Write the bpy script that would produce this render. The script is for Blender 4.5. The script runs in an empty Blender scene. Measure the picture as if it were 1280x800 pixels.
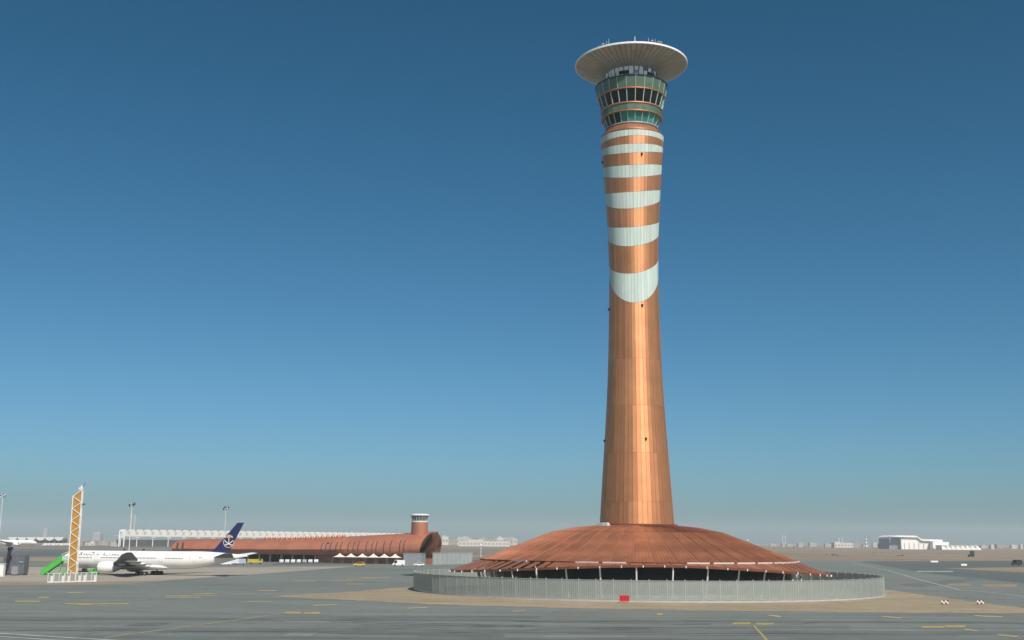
import bpy, bmesh, math, random
from mathutils import Vector, Matrix
random.seed(7)
S = bpy.context.scene
COL = S.collection
PI = math.pi
R = math.radians
# ------------------------------------------------------------------ camera
F, HORIZON, EYE, ROLL = 1440., 676., 11., R(.43)      # focal length in photo pixels, eye height in metres
PITCH = math.atan((HORIZON - 400) / F)
FW = Vector((0, math.cos(PITCH), math.sin(PITCH)))
_u = Vector((0, -math.sin(PITCH), math.cos(PITCH))); _r = Vector((1, 0, 0))
RT = _r * math.cos(ROLL) + _u * math.sin(ROLL)
UP = _u * math.cos(ROLL) - _r * math.sin(ROLL)
cam = bpy.data.cameras.new('camera'); cam.sensor_width = 36; cam.lens = 36 * F / 1280
cam.clip_start = .5; cam.clip_end = 40000
co = bpy.data.objects.new('camera', cam); COL.objects.link(co); S.camera = co
m = Matrix((RT, UP, -FW)).transposed().to_4x4(); m.translation = (0, 0, EYE); co.matrix_world = m
# ------------------------------------------------------------------ sky, sun, exposure
SUN_AZ, SUN_EL = R(25), R(47)          # to the right of straight behind the camera
w = bpy.data.worlds.new('World'); S.world = w; w.use_nodes = True
nt = w.node_tree; bg = nt.nodes['Background']
sky = nt.nodes.new('ShaderNodeTexSky'); sky.sky_type = 'NISHITA'; sky.sun_disc = False
sky.sun_elevation = SUN_EL; sky.sun_rotation = PI - SUN_AZ
sky.altitude = 0; sky.air_density = .6; sky.dust_density = 1.6; sky.ozone_density = 3.5
# one grade for the whole sky (the deep blue of a polarised desert sky): a power and a gain per colour channel
GRADE = ((1.75, .41), (1.25, 1.02), (1.27, .90))
sep = nt.nodes.new('ShaderNodeSeparateColor'); cmb = nt.nodes.new('ShaderNodeCombineColor')
nt.links.new(sky.outputs[0], sep.inputs[0]); nt.links.new(cmb.outputs[0], bg.inputs[0])
for i_, (pw_, k_) in enumerate(GRADE):
    a_ = nt.nodes.new('ShaderNodeMath'); a_.operation = 'POWER'; a_.inputs[1].default_value = pw_
    b_ = nt.nodes.new('ShaderNodeMath'); b_.operation = 'MULTIPLY'; b_.inputs[1].default_value = k_
    nt.links.new(sep.outputs[i_], a_.inputs[0]); nt.links.new(a_.outputs[0], b_.inputs[0]); nt.links.new(b_.outputs[0], cmb.inputs[i_])
bg.inputs[1].default_value = .07
sl = bpy.data.lights.new('sun', 'SUN'); sl.energy = 4.6; sl.angle = R(.53); sl.color = (1, .95, .87)
so = bpy.data.objects.new('sun', sl); COL.objects.link(so)
sd = Vector((math.sin(SUN_AZ) * math.cos(SUN_EL), -math.cos(SUN_AZ) * math.cos(SUN_EL), math.sin(SUN_EL)))
so.rotation_euler = sd.to_track_quat('Z', 'Y').to_euler(); so.location = sd * 300
S.view_settings.view_transform = 'Standard'; S.view_settings.look = 'None'
S.view_settings.exposure = 0; S.view_settings.gamma = 1; S.view_settings.use_curve_mapping = False
S.cycles.volume_bounces = 1; S.cycles.max_bounces = 8; S.cycles.transparent_max_bounces = 24

# ------------------------------------------------------------------ helpers
def ray(x, y): return FW + RT * ((x - 640) / F) + UP * ((400 - y) / F)
def at(x, y, z=0.):
    d = ray(x, y); t = (z - EYE) / d.z; return Vector((d.x * t, d.y * t, z))
def atY(x, y, Y):
    d = ray(x, y); t = Y / d.y; return Vector((d.x * t, Y, EYE + d.z * t))
def gY(x, y, Y):                       # height and x at a known distance
    return atY(x, y, Y)

MATS = {}
def mat(name, col, rough=.7, metal=0., var=.12, scale=1., obj_var=0., bump=0., bscale=None, col2=None, spec=None, stretch=None, alpha=None, coat=0., emit=None):
    if name in MATS: return MATS[name]
    M = bpy.data.materials.new(name); M.use_nodes = True; MATS[name] = M
    t = M.node_tree; N = t.nodes; L = t.links; b = N['Principled BSDF']
    b.inputs['Roughness'].default_value = rough; b.inputs['Metallic'].default_value = metal
    if spec is not None: b.inputs['Specular IOR Level'].default_value = spec
    if coat: b.inputs['Coat Weight'].default_value = coat
    tc = N.new('ShaderNodeTexCoord'); mp = N.new('ShaderNodeMapping'); L.new(tc.outputs['Object'], mp.inputs[0])
    if stretch: mp.inputs['Scale'].default_value = stretch
    no = N.new('ShaderNodeTexNoise'); no.inputs['Scale'].default_value = scale; no.inputs['Detail'].default_value = 6
    no.inputs['Roughness'].default_value = .62
    L.new(mp.outputs[0], no.inputs['Vector'])
    rp = N.new('ShaderNodeValToRGB'); L.new(no.outputs[0], rp.inputs[0])
    c = Vector(col); c2 = Vector(col2) if col2 else c * (1 + var); c1 = c if col2 else c * (1 - var)
    rp.color_ramp.elements[0].position = .32; rp.color_ramp.elements[1].position = .68
    rp.color_ramp.elements[0].color = (*c1, 1); rp.color_ramp.elements[1].color = (*c2, 1)
    out = rp.outputs[0]
    if obj_var:
        oi = N.new('ShaderNodeObjectInfo'); mr = N.new('ShaderNodeMapRange')
        mr.inputs['To Min'].default_value = 1 - obj_var; mr.inputs['To Max'].default_value = 1 + obj_var
        L.new(oi.outputs['Random'], mr.inputs[0])
        mx = N.new('ShaderNodeVectorMath'); mx.operation = 'SCALE'; L.new(out, mx.inputs[0]); L.new(mr.outputs[0], mx.inputs['Scale'])
        out = mx.outputs[0]
    L.new(out, b.inputs['Base Color'])
    if bump:
        n2 = N.new('ShaderNodeTexNoise'); n2.inputs['Scale'].default_value = bscale or scale * 5; n2.inputs['Detail'].default_value = 4
        L.new(tc.outputs['Object'], n2.inputs['Vector'])
        bm_ = N.new('ShaderNodeBump'); bm_.inputs['Strength'].default_value = bump; bm_.inputs['Distance'].default_value = .05
        L.new(n2.outputs[0], bm_.inputs['Height']); L.new(bm_.outputs[0], b.inputs['Normal'])
    if alpha is not None: b.inputs['Alpha'].default_value = alpha
    if emit: b.inputs['Emission Color'].default_value = (*emit[:3], 1); b.inputs['Emission Strength'].default_value = emit[3]
    return M

class MB:
    def __init__(s): s.v = []; s.f = []
    def add(s, vs, fs):
        o = len(s.v); s.v += [tuple(a) for a in vs]; s.f += [tuple(i + o for i in q) for q in fs]; return s
    def quad(s, *p): return s.add(p, [tuple(range(len(p)))])
    def box(s, c, d, rz=0., taper=1.):
        c = Vector(c); x, y, z = d[0] / 2, d[1] / 2, d[2] / 2; vs = []
        cr, sr = math.cos(rz), math.sin(rz)
        for k in (-1, 1):
            t = taper if k > 0 else 1
            for i, j in ((-1, -1), (1, -1), (1, 1), (-1, 1)):
                a, b = i * x * t, j * y * t
                vs.append(c + Vector((a * cr - b * sr, a * sr + b * cr, k * z)))
        return s.add(vs, [(3, 2, 1, 0), (4, 5, 6, 7), (0, 1, 5, 4), (1, 2, 6, 5), (2, 3, 7, 6), (3, 0, 4, 7)])
    def tube(s, a, b, r0, r1=None, n=8, caps=True):
        a, b = Vector(a), Vector(b); r1 = r0 if r1 is None else r1
        d = (b - a).normalized(); u = d.orthogonal().normalized(); v = d.cross(u); vs = []
        for p, r in ((a, r0), (b, r1)):
            for i in range(n):
                t = 2 * PI * i / n; vs.append(p + (u * math.cos(t) + v * math.sin(t)) * r)
        fs = [(i, (i + 1) % n, n + (i + 1) % n, n + i) for i in range(n)]
        if caps: fs += [tuple(range(n))[::-1], tuple(range(n, 2 * n))]
        return s.add(vs, fs)
    def bar(s, a, b, w_, h_=None):
        a, b = Vector(a), Vector(b); h_ = h_ or w_; d = (b - a).normalized()
        u = d.cross(Vector((0, 0, 1)))
        u = Vector((1, 0, 0)) if u.length < 1e-4 else u.normalized()
        v = u.cross(d); vs = []
        for p in (a, b):
            for i, j in ((-1, -1), (1, -1), (1, 1), (-1, 1)): vs.append(p + u * (i * w_ / 2) + v * (j * h_ / 2))
        return s.add(vs, [(3, 2, 1, 0), (4, 5, 6, 7), (0, 1, 5, 4), (1, 2, 6, 5), (2, 3, 7, 6), (3, 0, 4, 7)])
    def lathe(s, prof, n=48, c=(0, 0, 0), caps=True):
        c = Vector(c); vs = []
        for r, z in prof:
            for i in range(n):
                t = 2 * PI * i / n; vs.append(c + Vector((r * math.cos(t), r * math.sin(t), z)))
        fs = []
        for k in range(len(prof) - 1):
            for i in range(n):
                j = (i + 1) % n; fs.append((k * n + i, k * n + j, (k + 1) * n + j, (k + 1) * n + i))
        if caps: fs += [tuple(range(n))[::-1], tuple((len(prof) - 1) * n + i for i in range(n))]
        return s.add(vs, fs)
    def loft(s, rings, caps=True, closed=True):
        n = len(rings[0]); vs = [p for q in rings for p in q]; fs = []
        for k in range(len(rings) - 1):
            for i in range(n if closed else n - 1):
                j = (i + 1) % n; fs.append((k * n + i, k * n + j, (k + 1) * n + j, (k + 1) * n + i))
        if caps: fs += [tuple(range(n))[::-1], tuple((len(rings) - 1) * n + i for i in range(n))]
        return s.add(vs, fs)
    def prism(s, poly, a, b):          # poly of (x,z) extruded along y from a to b
        n = len(poly); vs = [(x, a, z) for x, z in poly] + [(x, b, z) for x, z in poly]
        return s.add(vs, [tuple(range(n)), tuple(range(2 * n - 1, n - 1, -1))] + [(i, n + i, n + (i + 1) % n, (i + 1) % n) for i in range(n)])
    def mesh(s, name, M, smooth=False):
        me = bpy.data.meshes.new(name); me.from_pydata(s.v, [], s.f)
        b = bmesh.new(); b.from_mesh(me); bmesh.ops.recalc_face_normals(b, faces=b.faces); b.to_mesh(me); b.free()
        me.materials.append(M)
        if smooth:
            me.shade_smooth()
            me.set_sharp_from_angle(angle=R(38))
        return me
    def build(s, name, M, parent=None, smooth=False, loc=None):
        return link(name, s.mesh(name, M, smooth), parent, loc)
def link(name, me, parent=None, loc=None, rz=0.):
    o = bpy.data.objects.new(name, me); COL.objects.link(o); o.parent = parent
    if loc is not None: o.location = loc
    if rz: o.rotation_euler.z = rz
    return o
def tag(o, label, cat, group=None):
    o['label'] = label; o['category'] = cat
    if group: o['group'] = group
    return o
def thing(name, label, cat, loc=(0, 0, 0), rz=0., group=None):
    o = bpy.data.objects.new(name, None); COL.objects.link(o); o.location = loc; o.rotation_euler.z = rz
    o.empty_display_size = .5
    return tag(o, label, cat, group)
def kids(o): return [c for c in bpy.data.objects if c.parent == o]
def copy_tree(o, parent=None):
    c = o.copy(); COL.objects.link(c); c.parent = parent
    for ch in kids(o): copy_tree(ch, c)
    return c
ORD = 'first second third fourth fifth sixth seventh eighth ninth tenth eleventh twelfth thirteenth fourteenth fifteenth sixteenth seventeenth eighteenth nineteenth twentieth'.split()
COUNT = {}
def nth(text):                        # text with %s for the place of the thing in its row, counted from the left
    COUNT[text] = COUNT.get(text, -1) + 1; return text % ORD[COUNT[text]]
def structure(o): o['kind'] = 'structure'; return o
def stuff(o): o['kind'] = 'stuff'; return o

# ------------------------------------------------------------------ materials
COPPER = mat('copper_cladding', (.62, .285, .13), .53, .70, var=.10, scale=.22, obj_var=.13, bump=.12, bscale=.7)
ROOFCU = mat('copper_roof', (.33, .133, .066), .50, .35, var=.2, scale=.3, obj_var=.12, bump=.06, bscale=2)
RIBCU = mat('copper_rib', (.38, .19, .125), .5, .2, var=.1, scale=.6)
CUDARK = mat('brown_fascia', (.20, .07, .04), .5, .3, var=.2, scale=.5)
WHITEP = mat('white_panel', (.50, .60, .535), .5, .0, var=.08, scale=.9, obj_var=.07, stretch=(1, 1, .18))
WHITE = mat('white_paint', (.78, .79, .78), .5, var=.05, scale=.5)
OFFW = mat('offwhite_paint', (.62, .63, .60), .6, var=.08, scale=.6)
SOFFIT = mat('beige_soffit', (.42, .37, .30), .6, var=.08, scale=.4, obj_var=.08)
GREENP = mat('green_spandrel', (.09, .15, .10), .35, .0, var=.2, scale=.5, obj_var=.15)
GLASSD = mat('dark_glass', (.006, .009, .010), .12, .0, var=.3, scale=.4, obj_var=.3, spec=.2)
GLASST = mat('lit_teal_glass', (.03, .23, .18), .08, .0, var=.25, scale=.5, obj_var=.35)  # lit look of the right-hand cab panes put into the colour
MULL = mat('pale_mullion', (.42, .50, .45), .5, var=.1)
STEEL = mat('grey_steel', (.32, .34, .35), .5, .3, var=.15, scale=1.2)
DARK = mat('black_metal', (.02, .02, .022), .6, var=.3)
RUBBER = mat('black_rubber', (.018, .018, .018), .8, var=.2)
CONC = mat('pale_concrete', (.40, .39, .36), .85, var=.12, scale=.5)

# the cladding is brushed across, so its highlight runs up and down the shaft
_t = COPPER.node_tree; _b = _t.nodes['Principled BSDF']; _b.inputs['Anisotropic'].default_value = .42
_c = _t.nodes.new('ShaderNodeCombineXYZ'); _c.inputs[2].default_value = 1; _t.links.new(_c.outputs[0], _b.inputs['Tangent'])
# ------------------------------------------------------------------ ground
def ground_mat(name, c1, c2, sc=(.02, .3, 4.), amt=(.5, .3, .3), rough=.9, st=(1, 1, 1), c3=None):
    M = bpy.data.materials.new(name); M.use_nodes = True; t = M.node_tree; N = t.nodes; L = t.links; b = N['Principled BSDF']
    b.inputs['Roughness'].default_value = rough; b.inputs['Specular IOR Level'].default_value = .25
    tc = N.new('ShaderNodeTexCoord'); mp = N.new('ShaderNodeMapping'); mp.inputs['Scale'].default_value = st
    L.new(tc.outputs['Object'], mp.inputs[0]); acc = None
    for s_, a_ in zip(sc, amt):
        n = N.new('ShaderNodeTexNoise'); n.inputs['Scale'].default_value = s_; n.inputs['Detail'].default_value = 7; n.inputs['Roughness'].default_value = .6
        L.new(mp.outputs[0], n.inputs['Vector'])
        ma = N.new('ShaderNodeMath'); ma.operation = 'MULTIPLY_ADD'; ma.inputs[1].default_value = a_
        L.new(n.outputs[0], ma.inputs[0])
        if acc: L.new(acc, ma.inputs[2])
        else: ma.inputs[2].default_value = (1 - sum(amt)) * .5
        acc = ma.outputs[0]
    rp = N.new('ShaderNodeValToRGB'); L.new(acc, rp.inputs[0])
    rp.color_ramp.elements[0].position = .36; rp.color_ramp.elements[1].position = .64
    rp.color_ramp.elements[0].color = (*c1, 1); rp.color_ramp.elements[1].color = (*c2, 1)
    L.new(rp.outputs[0], b.inputs['Base Color'])
    n2 = N.new('ShaderNodeTexNoise'); n2.inputs['Scale'].default_value = 6; n2.inputs['Detail'].default_value = 5
    L.new(tc.outputs['Object'], n2.inputs['Vector'])
    bu = N.new('ShaderNodeBump'); bu.inputs['Strength'].default_value = .25; bu.inputs['Distance'].default_value = .03
    L.new(n2.outputs[0], bu.inputs['Height']); L.new(bu.outputs[0], b.inputs['Normal'])
    return M
SAND = ground_mat('desert_sand', (.16, .125, .09), (.30, .24, .17), sc=(.006, .05, .5), amt=(.5, .35, .3))
ISLE = ground_mat('graded_sand', (.205, .17, .112), (.36, .305, .205), sc=(.03, .2, 1.6), amt=(.35, .45, .5), st=(.6, 1.5, 1))
ASPH = ground_mat('asphalt', (.112, .132, .119), (.194, .216, .194), sc=(.012, .11, 1.3), amt=(.3, .45, .6), rough=.8, st=(.35, 1.6, 1))
ASPHD = ground_mat('dark_asphalt', (.078, .094, .090), (.120, .138, .130), sc=(.01, .06, .6), rough=.85, st=(.3, 1.2, 1))
CONCG = ground_mat('concrete_apron', (.25, .225, .185), (.37, .335, .275), sc=(.02, .15, 1.2), st=(.5, 1.3, 1))
DIRT = ground_mat('brown_dirt', (.20, .155, .105), (.32, .25, .17), sc=(.03, .2, 1.5))
FARGR = ground_mat('grey_sand', (.13, .125, .11), (.22, .205, .175), sc=(.004, .03, .3), st=(.25, 1.4, 1))
YEL = mat('yellow_paint', (.46, .35, .09), .7, col2=(.22, .20, .11), scale=.8)
YELP = mat('worn_yellow_paint', (.33, .29, .15), .8, var=.3, scale=.4)
WHM = mat('worn_white_paint', (.42, .43, .42), .8, var=.25, scale=.4)

g = MB().quad((-9000, -600, 0), (9000, -600, 0), (9000, 9500, 0), (-9000, 9500, 0)).build('ground', SAND); structure(g)
def sheet(name, pts, z, M, parent=None):
    o = MB().quad(*[(p[0], p[1], z) for p in pts]).build(name, M, parent)
    if parent is None: structure(o)
    return o
def ragged(pts, step=3., amp=1.):       # an outline worn uneven, as drifted sand leaves it
    o_ = []
    for a, b in zip(pts, pts[1:] + pts[:1]):
        n = max(1, min(60, int((b - a).length / step)))
        for i in range(n):
            q = a.lerp(b, i / n); o_.append(q + Vector((random.uniform(-1, 1), random.uniform(-1, 1), 0)) * amp)
    return o_
def px(*pts): return [at(x, y) for x, y in pts]
# big near taxiway apron, far edge about 850 m away
apron = sheet('taxiway_apron', [(-900, -300), (900, -300), (900, 640), (560, 760), (60, 760), (-60, 640), (-900, 640)], .02, ASPH)
sheet('runway', px((1075, 702), (1280, 701), (1400, 702), (1500, 745), (1280, 729), (1160, 717)), .028, ASPHD)
sheet('far_field', [(-1500, 640.5), (-62, 640.5), (50, 760), (-10, 1500), (-1500, 1500)], .012, FARGR)
sheet('distant_runway', [(-1500, 1000), (-90, 1000), (-30, 1080), (-1500, 1080)], .02, ASPHD)
sheet('service_road', px((-60, 696.5), (120, 695), (330, 690), (330, 687), (120, 688.5), (-60, 689.5)), .024, ASPHD)
sheet('infield_strip', px((-60, 702.5), (215, 700), (215, 696.5), (-60, 697.5)), .03, DIRT)
sheet('concrete_apron', px((-80, 727.5), (125, 727.5), (200, 726), (325, 717.5), (447, 708), (330, 709), (215, 709), (0, 709), (-80, 709)), .032, CONCG)
sheet('dirt_verge', ragged(px((-80, 731.8), (60, 731.5), (150, 730), (215, 726.4), (126, 727.6), (-80, 727.6)), 3, 1.2), .036, DIRT)
isl = sheet('sand_island', ragged(px((333, 746), (420, 741), (540, 732), (560, 730), (1030, 728), (1107, 737), (1190, 748.5), (1285, 761), (1420, 776), (1285, 767.2), (1190, 766.4), (1100, 766), (900, 764), (760, 761.5), (600, 757.5), (520, 754.5), (430, 750)), 2.2, .9), .04, ISLE)
sheet('shoulder_strip', px((1178, 710.3), (1300, 709), (1300, 716.5)), .036, DIRT)
sheet('service_lane', px((340, 706.2), (520, 704.6), (620, 700.5), (620, 699), (520, 702), (340, 704.6)), .036, ASPHD)
sheet('far_sand_band', px((555, 699), (640, 694.5), (640, 692), (555, 695.5)), .036, DIRT)
# faint broad tar and tyre bands across the near taxiway
def mark(pts, M=YEL, z=.052, name='painted_mark'): return sheet(name, px(*pts), z, M, apron)
TYRE = mat('tyre_band', (.118, .136, .124), .85, var=.2, scale=.1)
def lane(x0, y0, x1, y1, wd, M=YELP, z=.05, name='painted_line'):
    a, b = at(x0, y0), at(x1, y1); d = (b - a).normalized(); n = Vector((-d.y, d.x, 0)) * wd / 2
    o = MB().quad(*[(p.x, p.y, z) for p in (a - n, b - n, b + n, a + n)]).build(name, M, apron); return o
def dash(x0, x1, y, h, sk=0, M=YEL): mark([(x0, y + h / 2), (x1, y + h / 2 + sk), (x1 + 2, y - h / 2 + sk), (x0 + 2, y - h / 2)], M)
for a in [(18, 49, 752, 1.7), (80, 160, 755.2, 1.4), (47, 60, 747, 1.6), (95, 112, 756.5, 1.0), (355, 375, 766.2, 2.4), (379, 399, 766.6, 2.4), (915, 937, 779.8, 2.6), (944, 966, 780.2, 2.4),
          (1151, 1180, 784.2, 2.4), (1180, 1206, 783.5, 2.6), (449, 487, 722.3, .8), (432, 468, 724, .6), (820, 827, 768.2, 2.6)]: dash(*a)
for a in [(205, 272, 745.2, .8), (205, 250, 747, .8), (84, 103, 741.2, 1.0), (240, 270, 742.6, .8), (1217, 1252, 770, 1.2, 1.6), (1102, 1126, 771, 1.3, 2), (960, 975, 769, 1.3, 2.5), (1246, 1272, 794, 1.4, 2.2),
          (390, 420, 757.2, 1.2, -1), (508, 533, 760.6, 1.3, -1), (640, 656, 764.6, 1.2, -1), (1205, 1221, 787, 1.2, 2), (366, 395, 726.2, .7), (410, 440, 726.4, .7), (322, 345, 738.4, .9), (305, 340, 752.3, .8), (430, 455, 730.2, .7)]: dash(*a, M=YELP)
lane(130, 797.5, 357, 767, .42); lane(942, 782, 965, 808, .32, YEL); lane(95, 754, 197, 749.2, .5)
lane(197, 749.2, 330, 737, .35); lane(330, 737, 520, 721, .35); lane(1205, 761.5, 1282, 771.5, .0 + .3)
lane(-20, 791, 155, 801.5, .55, WHM); lane(-20, 794.8, 90, 802, .45, WHM)
for q in zip([(1065, 703.5), (1110, 713), (1150, 725), (1200, 737.5), (1240, 741)], [(1110, 713), (1150, 725), (1200, 737.5), (1240, 741), (1300, 748)]): lane(*q[0], *q[1], .5, WHM)
lane(1130, 736, 1300, 741, .5, WHM); lane(1250, 748, 1300, 747.4, .6, WHM)
mark([(1125, 731), (1215, 722), (1235, 723.5), (1150, 734)], TYRE, .046, 'tyre_band')
for y, h in ((786, 4), (772.5, 2.5), (795, 3)): mark([(-120, y + h * .5), (1400, y + 6 + h * .5), (1400, y + 6 - h * .5), (-120, y - h * .5)], TYRE, .046, 'tyre_band')
SEAL = mat('crack_sealant', (.045, .052, .05), .6, var=.2)
for k in range(7):          # long paving seams and wandering crack sealant
    y0 = 762 + k * 5.6 + random.uniform(-1.5, 1.5); lane(-60, y0, 1340, y0 + 8.5, .10, SEAL, .048, 'paving_seam')
for k in range(26):
    x, y = random.uniform(0, 1280), random.uniform(770, 799)
    for q in range(random.randint(2, 5)):
        x2, y2 = x + random.uniform(8, 30), y + random.uniform(-1.6, 1.6); lane(x, y, x2, y2, random.uniform(.06, .13), SEAL, .047 + .00005 * k, 'crack_seal'); x, y = x2, y2
PATCH = [mat('repair_patch_%d' % i, c, .85, var=.15, scale=.5) for i, c in enumerate([(.105, .12, .11), (.185, .20, .18), (.13, .145, .13)])]
for k in range(14):         # repaired rectangles of paving
    x, y = random.uniform(-20, 1290), random.uniform(771, 798); c = at(x, y); w_, d_ = random.uniform(3, 12), random.uniform(2, 6)
    MB().quad(*[(c.x + i * w_ / 2, c.y + j * d_ / 2, .0440 + k * .0001) for i, j in ((-1, -1), (1, -1), (1, 1), (-1, 1))]).build('repair_patch', PATCH[k % 3], apron)
RUB = mat('tyre_rubber', (.075, .086, .080), .8, col2=(.13, .15, .135), scale=.35)
for k in range(9):          # curved pairs of tyre marks
    x0, y0 = random.uniform(-100, 900), random.uniform(773, 797); x1, y1 = x0 + random.uniform(250, 600), y0 + random.uniform(-7, 7); a, b = at(x0, y0), at(x1, y1)
    md = (a + b) / 2 + Vector((0, random.uniform(-5, 5), 0))
    for o_ in (0, 2.6):
        pts = [a * (1 - t_) ** 2 + md * 2 * t_ * (1 - t_) + b * t_ * t_ + Vector((0, o_, 0)) for t_ in [i / 14 for i in range(15)]]; mb = MB()
        for p_, q_ in zip(pts, pts[1:]):
            n_ = Vector((0, .2, 0)); mb.quad(*[(v.x, v.y, .0458 + k * .00005 + (.00002 if o_ else 0)) for v in (p_ - n_, q_ - n_, q_ + n_, p_ + n_)])
        mb.build('tyre_mark', RUB, apron)
TRK = mat('sand_track', (.17, .14, .09), .95, col2=(.30, .25, .165), scale=.5)
for x0, y0, x1, y1 in ((400, 747.5, 560, 752), (560, 752.5, 800, 757.5), (800, 758, 1110, 761), (1110, 761, 1275, 764.2), (1120, 750, 1260, 762)):
    for o_ in (0, .5):
        a, b = at(x0, y0 + o_), at(x1, y1 + o_); mb = MB(); n = 20
        for i in range(n):
            p_, q_ = a.lerp(b, i / n), a.lerp(b, (i + 1) / n); w1, w2 = .14 + .1 * math.sin(i * 1.7), .14 + .1 * math.sin((i + 1) * 1.7)
            mb.quad(*[(v.x, v.y + dy, .0442) for v, dy in ((p_, -w1), (q_, -w2), (q_, w2), (p_, w1))])
        mb.build('tyre_track', TRK, isl)
dash(1183, 1213, 731.2, 3, M=DIRT); dash(1227, 1270, 732.3, 3.4, M=DIRT); 
for x in (1145, 1168): dash(x, x + 22, 714.5, .8, M=WHM)

# ------------------------------------------------------------------ control tower
TX, TY = 29.3, 271.
tower = thing('control_tower', 'tall flared copper control tower with white stripes and a wide disc on top', 'control tower', (TX, TY, 0))
RT_TAB = [(0, 9.3), (8, 9.0), (14.6, 8.62), (24.7, 7.97), (46.8, 6.58), (65.8, 6.01), (75.5, 5.9), (86.2, 6.24), (98, 6.97), (108.5, 7.75), (112, 7.95)]
def rad(z):
    T = RT_TAB
    for i in range(1, len(T) - 2):
        if z <= T[i + 1][0] or i == len(T) - 3:
            (x0, y0), (x1, y1), (x2, y2), (x3, y3) = T[i - 1], T[i], T[i + 1], T[i + 2]
            t = (z - x1) / (x2 - x1); m1 = (y2 - y0) / (x2 - x0) * (x2 - x1); m2 = (y3 - y1) / (x3 - x1) * (x2 - x1)
            return (2*t**3-3*t**2+1)*y1 + (t**3-2*t**2+t)*m1 + (-2*t**3+3*t**2)*y2 + (t**3-t**2)*m2
def pol(r, ph, z): return Vector((r * math.sin(ph), -r * math.cos(ph), z))   # ph 0 faces the camera
NF = 48
OFF = R(3)
def shaft_panel(k, lo, hi, mb=None, gap=.0035, th=.14):
    a, b = 2 * PI * k / NF + OFF + gap, 2 * PI * (k + 1) / NF + OFF - gap
    za, zb, zc, zd = lo(a), lo(b), hi(a), hi(b)
    if zc - za < .12 and zd - zb < .12: return None
    zc, zd = max(zc, za + .03), max(zd, zb + .03)
    n = max(1, int((zc - za) / 4)); mb = mb or MB(); o = []; i_ = []
    for j in range(n + 1):
        t = j / n; z1 = za + (zc - za) * t; z2 = zb + (zd - zb) * t
        o += [pol(rad(z1), a, z1), pol(rad(z2), b, z2)]; i_ += [pol(rad(z1) - th, a, z1), pol(rad(z2) - th, b, z2)]
    N_ = len(o); fs = []
    for j in range(n):
        q = 2 * j
        fs += [(q, q + 1, q + 3, q + 2), (q, q + 2, N_ + q + 2, N_ + q), (q + 1, N_ + q + 1, N_ + q + 3, q + 3)]
    fs += [(0, N_, N_ + 1, 1), (2 * n, 2 * n + 1, N_ + 2 * n + 1, N_ + 2 * n)]
    return mb.add(o + i_, fs)
BANDS = [((108.58, 108.35, 108.75), (106.95, 106.94, 107.4)), ((105.6, 104.87, 106.1), (104.2, 102.71, 105.05)), ((101.1, 99.68, 101.8), (98.9, 96.65, 99.8)),
         ((94.5, 93.14, 95.5), (91.7, 89.16, 93.25)), ((86.3, 84.57, 87.6), (82.9, 79.99, 84.6)), ((76.3, 73.38, 78.4), (73.5, 66.21, 74.8))]
def curve(t, d=0.):
    l, c, r = t; a = (l + r) / 2
    return lambda ph: a + (c - a) * math.cos(ph) + (r - l) / 2 * math.sin(ph) + d
MB().lathe([(rad(z) - .13, z) for z in [9 + i * 2.5 for i in range(40)]] + [(rad(108.6) - .13, 108.6)], 96).build('shaft_core', mat('joint_copper', (.34, .15, .085), .5, .5), tower, True)
rest = MB()
def front(k):
    ph = (2 * PI * (k + .5) / NF + OFF + PI) % (2 * PI) - PI
    return abs(ph) < R(88)
hi_c = lambda ph: 108.42 + .0 * ph
prev = None
for i, (t, b) in enumerate(BANDS):
    up, lo = curve(t), curve(b)
    for k in range(NF):
        p_ = shaft_panel(k, lo, (lambda ph, u=up: min(u(ph), 109.)))
        if p_: p_.build('white_panel', WHITEP, tower)
        if prev:
            f_lo = (lambda ph, u=up, q=prev: u(ph) + .05); f_hi = (lambda ph, q=prev: q(ph) - .05)
            if front(k):
                p_ = shaft_panel(k, f_lo, f_hi)
                if p_: p_.build('copper_panel', COPPER, tower)
            else: shaft_panel(k, f_lo, f_hi, rest)
    prev = lo
# the lens-shaped lowest band closes at the back, so copper below reaches the band's under edge or its top edge
last = lambda ph: min(curve(BANDS[5][1])(ph), curve(BANDS[5][0])(ph)) - .05
cuts = [9.2, 20, 31, 42, 53]
for a, b in zip(cuts, cuts[1:] + [None]):
    for k in range(NF):
        f_lo = (lambda ph, a=a: a + .02); f_hi = (last if b is None else (lambda ph, b=b: b - .02))
        if front(k): shaft_panel(k, f_lo, f_hi).build('copper_panel', COPPER, tower)
        else: shaft_panel(k, f_lo, f_hi, rest)
stuff(rest.build('rear_copper_panels', COPPER, tower))
MB().lathe([(rad(108.6) - .02, 108.6), (7.7, 108.8), (7.1, 109.6), (6.5, 110.35), (6.3, 110.55)], 96).build('shaft_collar', ROOFCU, tower, True)
MB().lathe([(6.42, 110.55), (6.6, 110.6), (6.6, 110.9), (6.3, 110.95)], 96).build('ledge', STEEL, tower)
def frustum_panel(k, n, r0, z0, r1, z1, th=.08, gap=.0, off=0.):
    a, b = 2 * PI * k / n + gap + off, 2 * PI * (k + 1) / n - gap + off
    o = [pol(r0, a, z0), pol(r0, b, z0), pol(r1, b, z1), pol(r1, a, z1)]
    i_ = [pol(r0 - th, a, z0), pol(r0 - th, b, z0), pol(r1 - th, b, z1), pol(r1 - th, a, z1)]
    return MB().add(o + i_, [(0, 1, 2, 3), (7, 6, 5, 4), (0, 4, 5, 1), (1, 5, 6, 2), (2, 6, 7, 3), (3, 7, 4, 0)])
NP = 24
MO = R(7.5) * .1
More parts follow.
